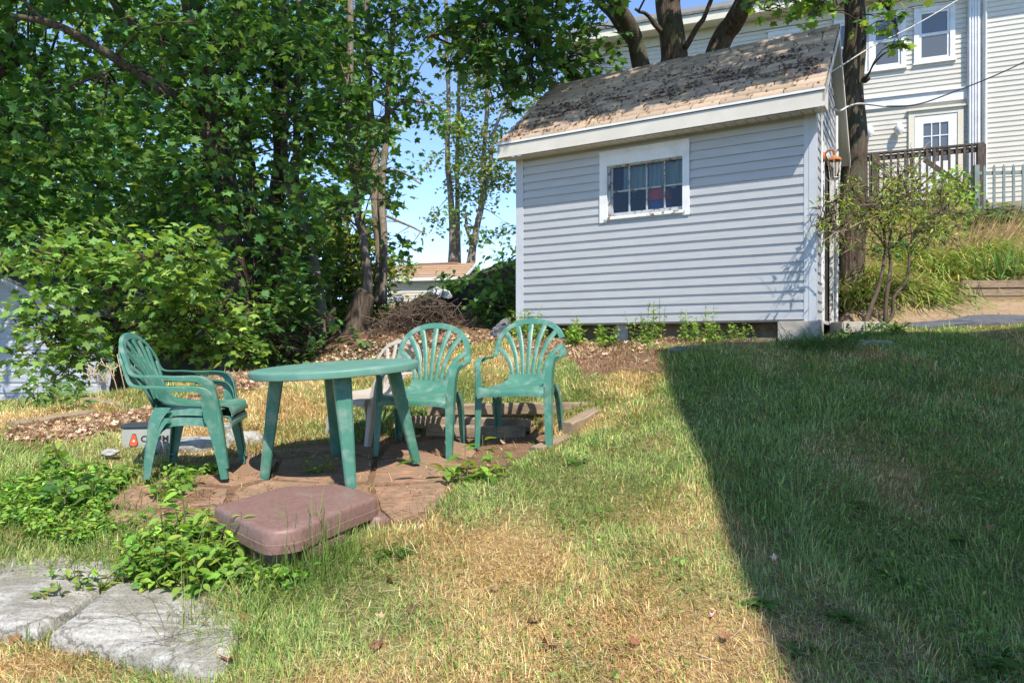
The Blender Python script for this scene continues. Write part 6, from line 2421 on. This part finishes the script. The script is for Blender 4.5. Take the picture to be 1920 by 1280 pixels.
GDK = [(.10, .19, .05), (.14, .24, .065), (.09, .16, .05), (.18, .27, .08)]
tuft('grass_tuft', 'dark arching grass clump at the right front foot of the shed', 'grass clump', 1535, 652, 520, (.22, .5), (.005, .010), .17, .75, (.2, .8), GDK)
tuft('grass_tuft', 'tall upright green grass tuft in front of the plastic box', 'grass clump', 590, 1060, 60, (.2, .46), (.005, .009), .06, .4, (.05, .5), [(.12, .20, .045), (.15, .24, .06)])
tuft('grass_tuft', 'thin seed stalks rising over the nearest granite slab', 'grass clump', 330, 1205, 26, (.2, .45), (.003, .005), .05, .3, (.05, .3), [(.30, .28, .12), (.18, .22, .07), (.40, .34, .18)])
tuft('grass_tuft', 'arching green blades right of the nearest granite slab', 'grass clump', 470, 1180, 34, (.2, .42), (.004, .007), .07, .7, (.2, .7), [(.14, .20, .05), (.2, .25, .07)], head=(-.6, 0))
tuft('iris_clump', 'clump of broad blue green iris blades on the timber wall at the right edge', 'iris', 1878, 530, 60, (.35, .72), (.025, .042), .11, .30, (.0, .3), [(.12, .24, .06), (.16, .29, .08), (.20, .32, .09)], None, base=P(1882, 527, 9.6), nseg=5)
GDL = 'yellowing daylilies sprawling on the bank'
YD = [(.32, .40, .08), (.42, .46, .10), (.20, .32, .07), (.52, .48, .18), (.44, .38, .15), (.26, .37, .08), (.17, .29, .06)]
lil = [('daylily clump sprawling left of the shrub stems by the shed corner', 1612, 560, (-.5, -.8)), ('daylily clump under the shrub beside the tree trunk', 1650, 545, (-.2, -1)), ('daylily clump right of the shrub stems', 1700, 548, (.1, -1)),
       ('daylily clump spilling at the left end of the timber wall', 1752, 545, (.1, -1)), ('daylily clump above the left end of the timber wall', 1775, 520, (-.2, -1)), ('yellow daylily clump left of the iris blades', 1820, 512, (-.3, -.8)),
       ('daylily clump higher on the bank behind the shrub', 1730, 500, (-.3, -.9)), ('daylily clump below the bent dry stems', 1790, 488, (-.4, -.8)), ('daylily clump beside the foot of the tree trunk', 1640, 515, (-.3, -.8)),
       ('daylily clump between the trunk and the bent dry stems', 1690, 478, (-.3, -.8)), ('daylily clump right above the iris blades', 1870, 488, (-.4, -.8)), ('daylily clump under the dry brown stems', 1850, 470, (-.4, -.8)),
       ('daylily clump lowest on the dirt left of the timber wall', 1735, 562, (0, -1)), ('daylily clump at the right edge behind the iris', 1915, 500, (-.3, -.8))]
for lab, u, v, hd in lil:
    tuft('daylily', lab, 'daylily', u, v, 150, (.28, .62), (.016, .030), .20, 1.0, (.3, .95), YD, GDL, head=hd, nseg=6)
for lab, u, v in (('bent dry flower stems leaning left on the upper bank', 1800, 470), ('bundle of dry brown stems below the picket fence', 1850, 450), ('dry brown stems at the upper right edge of the bank', 1905, 440)):
    tuft('dry_flower_clump', lab, 'dry stems', u, v, 80, (.5, 1.0), (.006, .010), .24, .75, (-.1, .25), [(.34, .23, .12), (.44, .31, .17), (.27, .17, .10)], 'dry stems on the bank', head=(1.8, .9), hs=.35, nseg=4)


def bank_cover():
    n = 15000
    x, y = rng.uniform(3.6, 11, n), rng.uniform(9.0, 14, n)
    h = H(x, y)
    u, v = proj(np.stack([x, y, h], 1))
    k = (u > 1570) & (u < 2020) & (v > 385) & (v < 545) & ~((v > 520) & (u > 1795))
    x, y, h, u = x[k], y[k], h[k], u[k]
    n = len(x)
    a = rng.normal(2.6, .9, n)
    o = ribbons('bank_grass', np.stack([x, y, h], 1), np.stack([np.cos(a), np.sin(a) - .4], 1), rng.uniform(.05, .14, n), rng.uniform(.008, .014, n), np.abs(rng.normal(.8, .3, n)), rng.uniform(.1, .7, n),
                pal(n, YD + [(.42, .32, .18), (.16, .26, .06), (.12, .2, .05)], .2), M_GRASS, nseg=4)
    tag(o, 'tangled yellow and green foliage on the bank below the white house', 'grass', kind='stuff')


bank_cover()
tree('bush', 'bright green leafy bush against the deck post at the top of the bank', [([P(1800, 410, 13.), P(1802, 370, 12.9), P(1800, 340, 12.8)], .02, .008)],
     boxes([(1755, 1830, 322, 385, 12.3, 13.1, 34, .14, .24)]), 70, (.08, .13), LIME + WEED, M_TWIG, 'bushes below the deck', cat='bush', shape=OVATE, twr=.005)
tree('bush', 'dark green bush along the foot of the picket fence', [([P(1850, 420, 12.4), P(1850, 400, 12.3), P(1852, 390, 12.2)], .02, .008)],
     boxes([(1815, 1960, 392, 425, 11.6, 12.4, 40, .14, .24), (1640, 1760, 430, 500, 10.5, 11.6, 30, .14, .26)]), 60, (.09, .14), GREENS + DARKG, M_TWIG, 'bushes below the deck', cat='bush', shape=OVATE, twr=.005)
plant('leafy_weed', 'dark leafy groundcover plant around the foot of the shrub', 'weed', stems_px([(1600, 640), (1630, 628), (1660, 628), (1690, 625), (1620, 640), (1580, 645)], 7, (.06, .2), .1, .05), OVATE, (.05, .09), GREENS[1:], 8, None)

# ------------------------------------------------------------------ dry stalks, brush pile, oddments
def stalks():
    spec = [('dry branching weed stalk, leftmost before the outbuilding', 182, 748, 700), ('dry branching weed stalk second from left before the outbuilding', 192, 746, 694), ('short bent dry weed stalk in the middle of the group', 206, 744, 700),
            ('tall leaning dry weed stalk reaching furthest right', 236, 738, 664), ('dry weed stalk close left of the stacked chairs', 222, 742, 684), ('dry weed stalk seen over the arm of the stacked chairs', 340, 712, 668)]
    for lab, u, v, vt in spec:
        b = G(u, v)
        t = thing('dry_stalk', lab, 'dry weed', b, group='dry weed stalks at the edge of the straw')
        tip = P(u - rng.uniform(8, 22) if u < 300 else u - 12, vt, b[1])
        m = MB()
        m.tube(catmull([b, (b + tip) / 2 + rng.normal(0, .02, 3), tip], 9), np.linspace(.006, .003, 9), 5)
        for i in range(9):
            q = rng.uniform(.4, 1)
            a = b * (1 - q) + tip * q
            e = a + np.array([rng.normal(0, .05), rng.normal(0, .05), rng.uniform(.03, .09)])
            m.tube([a, (a + e) / 2 + rng.normal(0, .006, 3), e], [.004, .003, .005], 5)
            m.lathe([(0, 0), (.007, .006), (.006, .016), (0, .022)], e, 6)
        m.build('stems', M_STRAW, t, autosmooth=False)


stalks()


def brush():
    m = MB()
    for k in range(900):
        r = rng.random()
        u = rng.normal(775, 58)
        hgt = np.clip(1 - ((u - 805) / 125) ** 2, 0, 1) * .86
        if hgt <= 0: continue
        z = rng.uniform(9.8, 11.3)
        v = 652 - rng.random() ** .9 * 100 * hgt
        c = P(u, v, z)
        a = rng.normal(0, 1, 3) * [1, .7, .55]
        a = unit(a)
        L = rng.uniform(.18, .75) * (1.25 if r > .9 else 1)
        mid = c + rng.normal(0, .05, 3)
        p = catmull([c - a * L / 2, mid, c + a * L / 2 + [0, 0, rng.normal(-.03, .06)]], 6)
        m.tube(p, np.linspace(rng.uniform(.004, .012), .002, 6), 5, cap=False)
    tag(m.build('brush_pile', M_TWIG, None, autosmooth=False, fix=False), 'tangled heap of brown cut branches and twigs behind the chairs', 'brush pile', kind='stuff')
    # matted dead needles inside
    n = 9000
    u = rng.normal(765, 66, n)
    hgt = np.clip(1 - ((u - 805) / 135) ** 2, 0, 1) * .9
    v = 660 - rng.random(n) * 92 * hgt
    z = 10.9 - (660 - v) / 100 * .3 + rng.normal(0, .22, n)
    k = hgt > .02
    p = np.stack([(u - 960) / F * z, z, (HV - v) / F * z], 1)[k]
    n = len(p)
    o = ribbons('dead_fronds', p, rng.normal(size=(n, 2)), rng.uniform(.1, .3, n), rng.uniform(.006, .012, n), rng.uniform(.4, 2.4, n), rng.uniform(0, .6, n),
                pal(n, [(.14, .08, .05), (.09, .055, .035), (.20, .12, .075), (.06, .04, .03)], .2), M_DEAD, nseg=3)
    tag(o, 'matted brown dead fronds packed into the brush pile', 'brush', kind='stuff')


brush()


def crumple(name, label, cat, outline, z, thick, mat, seedv=0, sub=5, amp=.10, group=None):
    """crumpled sheet-like body with its own thickness, from a cushion"""
    pts = np.array([P(u, v, z) for u, v in outline])
    c = pts.mean(0)
    bm = bmesh.new()
    bmesh.ops.create_icosphere(bm, subdivisions=sub, radius=1)
    ang = np.arctan2(pts[:, 2] - c[2], pts[:, 0] - c[0])
    rad = np.hypot(pts[:, 0] - c[0], pts[:, 2] - c[2])
    o = np.argsort(ang)
    ang, rad = ang[o], rad[o]
    for q in bm.verts:
        x, y, zz = q.co
        a = math.atan2(zz, x)
        R = np.interp(a, np.r_[ang[-1] - 6.2832, ang, ang[0] + 6.2832], np.r_[rad[-1], rad, rad[0]])
        r = math.hypot(x, zz)
        f = 1 + (fbm(N1, x * 3 + seedv, y * 3, zz * 3, 4) - .5) * amp * 6
        q.co = (c[0] + math.cos(a) * R * r ** .8 * f, c[1] + y * thick * f + (fbm(N2, x * 4 + seedv, zz * 4, y, 4) - .5) * amp, c[2] + math.sin(a) * R * r ** .8 * f)
    bm.verts.index_update()
    m = MB()
    m.add([q.co[:] for q in bm.verts], [[q.index for q in f.verts] for f in bm.faces], True)
    bm.free()
    return tag(m.build(name, mat, None, autosmooth=False), label, cat, group)


crumple('plastic_sheet', 'crumpled pale plastic sheet lying on top of the brush pile', 'plastic sheet', [(806, 549), (815, 541), (830, 543), (846, 553), (842, 559), (830, 557), (818, 554), (810, 555)], 10.7, .08, M_TARP, 3)
crumple('plastic_sheet', 'small pale plastic scrap at the left of the brush pile top', 'plastic sheet', [(735, 557), (744, 554), (757, 557), (755, 566), (744, 564), (738, 568)], 11.2, .10, M_TARP, 8)
crumple('canvas_bag', 'crumpled dark grey canvas bag hanging at the left foot of the shed', 'bag', [(935, 605), (955, 598), (958, 612), (945, 625), (938, 640), (922, 632), (920, 622), (930, 612)], 9.25, .09, M_GREYCL, 5, amp=.07)


def panel():
    t = thing('compost_bin', 'black weathered compost bin between the brush pile and the green slope', 'bin', P(862, 640, 11.6))
    m = MB()
    a, b = P(832, 600, 11.5), P(905, 600, 11.9)
    d = unit((b - a) * [1, 1, 0])
    n = np.array([d[1], -d[0], 0])
    zt, zb = P(0, 556, 11.5)[2], P(0, 650, 11.5)[2]
    w = np.linalg.norm((b - a)[:2])
    for i in range(6):
        s0, s1 = w * i / 6, w * (i + 1) / 6 - .008
        c = a + d * (s0 + s1) / 2
        m.box([c[0], c[1], (zt + zb) / 2 + rng.uniform(-.02, .02)], (s1 - s0, .03, zt - zb), (d, n, [0, 0, 1]))
    m.build('front_boards', M_DPANEL, t)
    m = MB()
    for s in (.02, w - .02):
        c = a + d * s - n * .42
        m.box([c[0], c[1], (zt + zb) / 2], (.03, .80, zt - zb - .04), (d, n, [0, 0, 1]))
    c = a + d * w / 2 - n * .40
    m.box([c[0], c[1], zt - .03], (w + .04, .86, .03), (d, n, [0, 0, 1]))
    m.build('side_boards', M_DPANEL, t)


panel()


def litter():
    n = 2600
    x, y = rng.uniform(-4.6, 3, n), rng.uniform(1.9, 9, n)
    h = H(x, y)
    q = zones(x, y)
    w = np.where(q['leaf'], 1., np.where(q['mulch'], 1., np.where(q['patio'], .10, .03)))
    k = (rng.random(n) < w) & ~q['shed']
    xs, ys = [x[k]], [y[k]]
    for _ in range(14):
        x, y = rng.uniform(-4.8, -1.2, n), rng.uniform(4.6, 7.8, n)
        q = zones(x, y)
        kk = (q['leaf'] | q['mulch']) & (rng.random(n) < .42)
        xs.append(x[kk]); ys.append(y[kk])
    for _ in range(4):
        x, y = rng.uniform(-3.4, 2.2, n), rng.uniform(7.2, 9.9, n)
        q = zones(x, y)
        kk = (q['mulch'] | q['soil']) & (rng.random(n) < .7) & ~q['shed']
        xs.append(x[kk]); ys.append(y[kk])
    for _ in range(3):
        x, y = rng.uniform(-4.2, 1.0, n), rng.uniform(8.5, 11.2, n)
        q = zones(x, y)
        kk = q['wood'] & ~q['mulch'] & ~q['shed'] & (rng.random(n) < .8)
        xs.append(x[kk]); ys.append(y[kk])
    x, y = np.concatenate(xs), np.concatenate(ys)
    n = len(x)
    C = np.stack([x, y, H(x, y) + rng.uniform(.004, .02, n)], 1)
    o = leaves('leaf_litter', C, np.array([0, 0, 1.]) + rng.normal(0, .4, (n, 3)), rand_dirs(n) * [1, 1, .2], rng.uniform(.025, .06, n), pal(n, [(.44, .31, .19), (.54, .40, .26), (.32, .21, .13), (.60, .47, .32)], .2), CURL, M_DEAD)
    tag(o, 'brown dry leaf litter scattered over straw and soil', 'leaf litter', kind='stuff')
    # bark chips and straw on the flagstones
    n = 2600
    pt = np.array([G(rng.uniform(200, 960), rng.uniform(835, 985)) for _ in range(n)])
    a = rng.uniform(0, 6.28, n)
    o = ribbons('patio_debris', pt + [0, 0, .020], np.stack([np.cos(a), np.sin(a)], 1), rng.uniform(.02, .10, n), rng.uniform(.002, .006, n), rng.uniform(1.4, 1.57, n), rng.uniform(-.03, .05, n),
                pal(n, [(.42, .29, .17), (.25, .15, .09), (.12, .075, .05), (.50, .38, .24)], .2), M_DEAD, nseg=2)
    tag(o, 'straw and bark crumbs strewn over the flagstones', 'debris', kind='stuff')
    big = [('curled orange brown leaf standing in the grass below the plastic box', 735, 1098, .085, (.48, .17, .05)), ('pale yellow dead leaf near the middle of the lawn', 936, 1115, .09, (.62, .45, .24)), ('dark brown curled leaf below the lawn middle', 998, 1182, .11, (.22, .10, .06)),
           ('large rusty maple leaf at the bottom of the sunny lawn', 1040, 1232, .14, (.38, .15, .08)), ('brown crumpled leaf near the bottom left of centre', 712, 1230, .11, (.30, .13, .08)), ('small brown leaf right of the nearest granite slab', 465, 1165, .10, (.42, .16, .08)),
           ('orange leaf lying on the nearest granite slab', 380, 1180, .09, (.55, .16, .06)), ('dark leaf in grass under the stone right of the box', 780, 1155, .08, (.20, .10, .06)), ('brown leaf lying at the bottom edge beside the granite slab', 430, 1240, .12, (.40, .14, .07)),
           ('reddish leaf in the sunny grass near the shadow edge', 1185, 1222, .08, (.46, .17, .10)), ('orange brown leaf tucked in the crack between the granite slabs', 108, 1142, .10, (.55, .20, .06)), ('rusty leaf in the bottom left straw', 25, 1215, .09, (.48, .20, .10)),
           ('pale fallen leaf in the shaded lawn', 1745, 970, .09, (.50, .46, .22)), ('small orange leaf at the upper edge of the sunny grass', 1148, 855, .07, (.50, .20, .10)), ('orange leaf on straw right of the stacked chairs', 482, 805, .12, (.58, .27, .10)),
           ('brown leaf on the sunny lawn right of centre', 1355, 1212, .09, (.42, .20, .12)), ('pinkish leaf in the right shaded grass', 1858, 1005, .09, (.48, .26, .18)), ('yellow sliver of leaf in the dark lawn', 1490, 1010, .10, (.42, .42, .18))]
    for lab, u, v, s, c in big:
        b = G(u, v)
        o = leaves('fallen_leaf', [b + [0, 0, .018]], [np.array([0, -.25, 1.]) + rng.normal(0, .35, 3)], [rand_dirs(1)[0] * [1, 1, .2]], [s * .58], [tuple(np.array(c) * .5 + np.array([.06, .045, .025]))], CURL2, M_DEAD)
        tag(o, lab, 'leaf', 'fallen leaves on the lawn')


litter()
o_ = bpy.data.objects.get('roof')
# dry leaves lodged on the shed roof
def roof_leaves():
    n = 15000
    s, d = rng.uniform(-.05, SLEN + .05, n), rng.uniform(-.28, SDEP / 2, n)
    w = np.exp(-((d - .42 + .085 * s) / .36) ** 2) * np.clip(fbm(N1, s * 4, d * 7, 0, 4) * 4.2 - 1.6, 0, 1) * .8
    k = rng.random(n) < w * 1.0 + .02
    s, d = s[k], d[k]
    n = len(s)
    C = np.array([SH(a, b, ZT + .115 + (b + .3) * .8 + .035 + .018 + rng.uniform(0, .012)) for a, b in zip(s, d)])
    Nr = np.array([-SN[0] * .62, -SN[1] * .62, .78])
    o = leaves('roof_litter', C, Nr + rng.normal(0, .25, (n, 3)), rand_dirs(n), rng.uniform(.02, .05, n), pal(n, [(.13, .09, .065), (.20, .13, .09), (.08, .06, .05), (.32, .22, .15), (.26, .17, .11)], .25), CURL, M_DEAD)
    tag(o, 'dead brown leaves lodged on the shed roof shingles', 'leaf litter', kind='stuff')


roof_leaves()

# ------------------------------------------------------------------ camera, sun, sky
cam = bpy.data.cameras.new('camera')
cam.sensor_width = 36
cam.lens = F / 1920 * 36
cam.shift_y = (HV - 640) / 1920
cam.clip_end = 1000
cam.clip_start = .05
co = bpy.data.objects.new('camera', cam)
COL.objects.link(co)
co.location = (0, 0, 0)
co.rotation_euler = (math.pi / 2, 0, 0)
S.camera = co

sl = bpy.data.lights.new('sun', 'SUN')
sl.energy = 2.85
sl.angle = math.radians(.53)
sl.color = (1, .93, .82)
so = bpy.data.objects.new('sun', sl)
COL.objects.link(so)
so.rotation_euler = Vector(T).to_track_quat('-Z', 'Y').to_euler()

wd = bpy.data.worlds.new('World')
S.world = wd
wd.use_nodes = True
nt = wd.node_tree
bg = nt.nodes['Background']
sky = nt.nodes.new('ShaderNodeTexSky')
sky.sky_type = 'NISHITA'
sky.sun_disc = False
sky.sun_elevation = SUN_EL
sky.sun_rotation = SUN_AZ
sky.air_density = .68
sky.dust_density = 0.0
sky.ozone_density = 3.0
sky.altitude = 900
nt.links.new(sky.outputs[0], bg.inputs[0])
bg.inputs[1].default_value = .15

S.view_settings.view_transform = 'Standard'
S.view_settings.look = 'None'
S.view_settings.exposure = 1.40
S.view_settings.gamma = 1
S.cycles.use_denoising = True
try:
    S.cycles.denoiser = 'OPENIMAGEDENOISE'
    S.cycles.denoising_input_passes = 'RGB_ALBEDO_NORMAL'
    S.cycles.denoising_prefilter = 'ACCURATE'
except Exception:
    pass
S.cycles.max_bounces = 8
S.cycles.transparent_max_bounces = 12
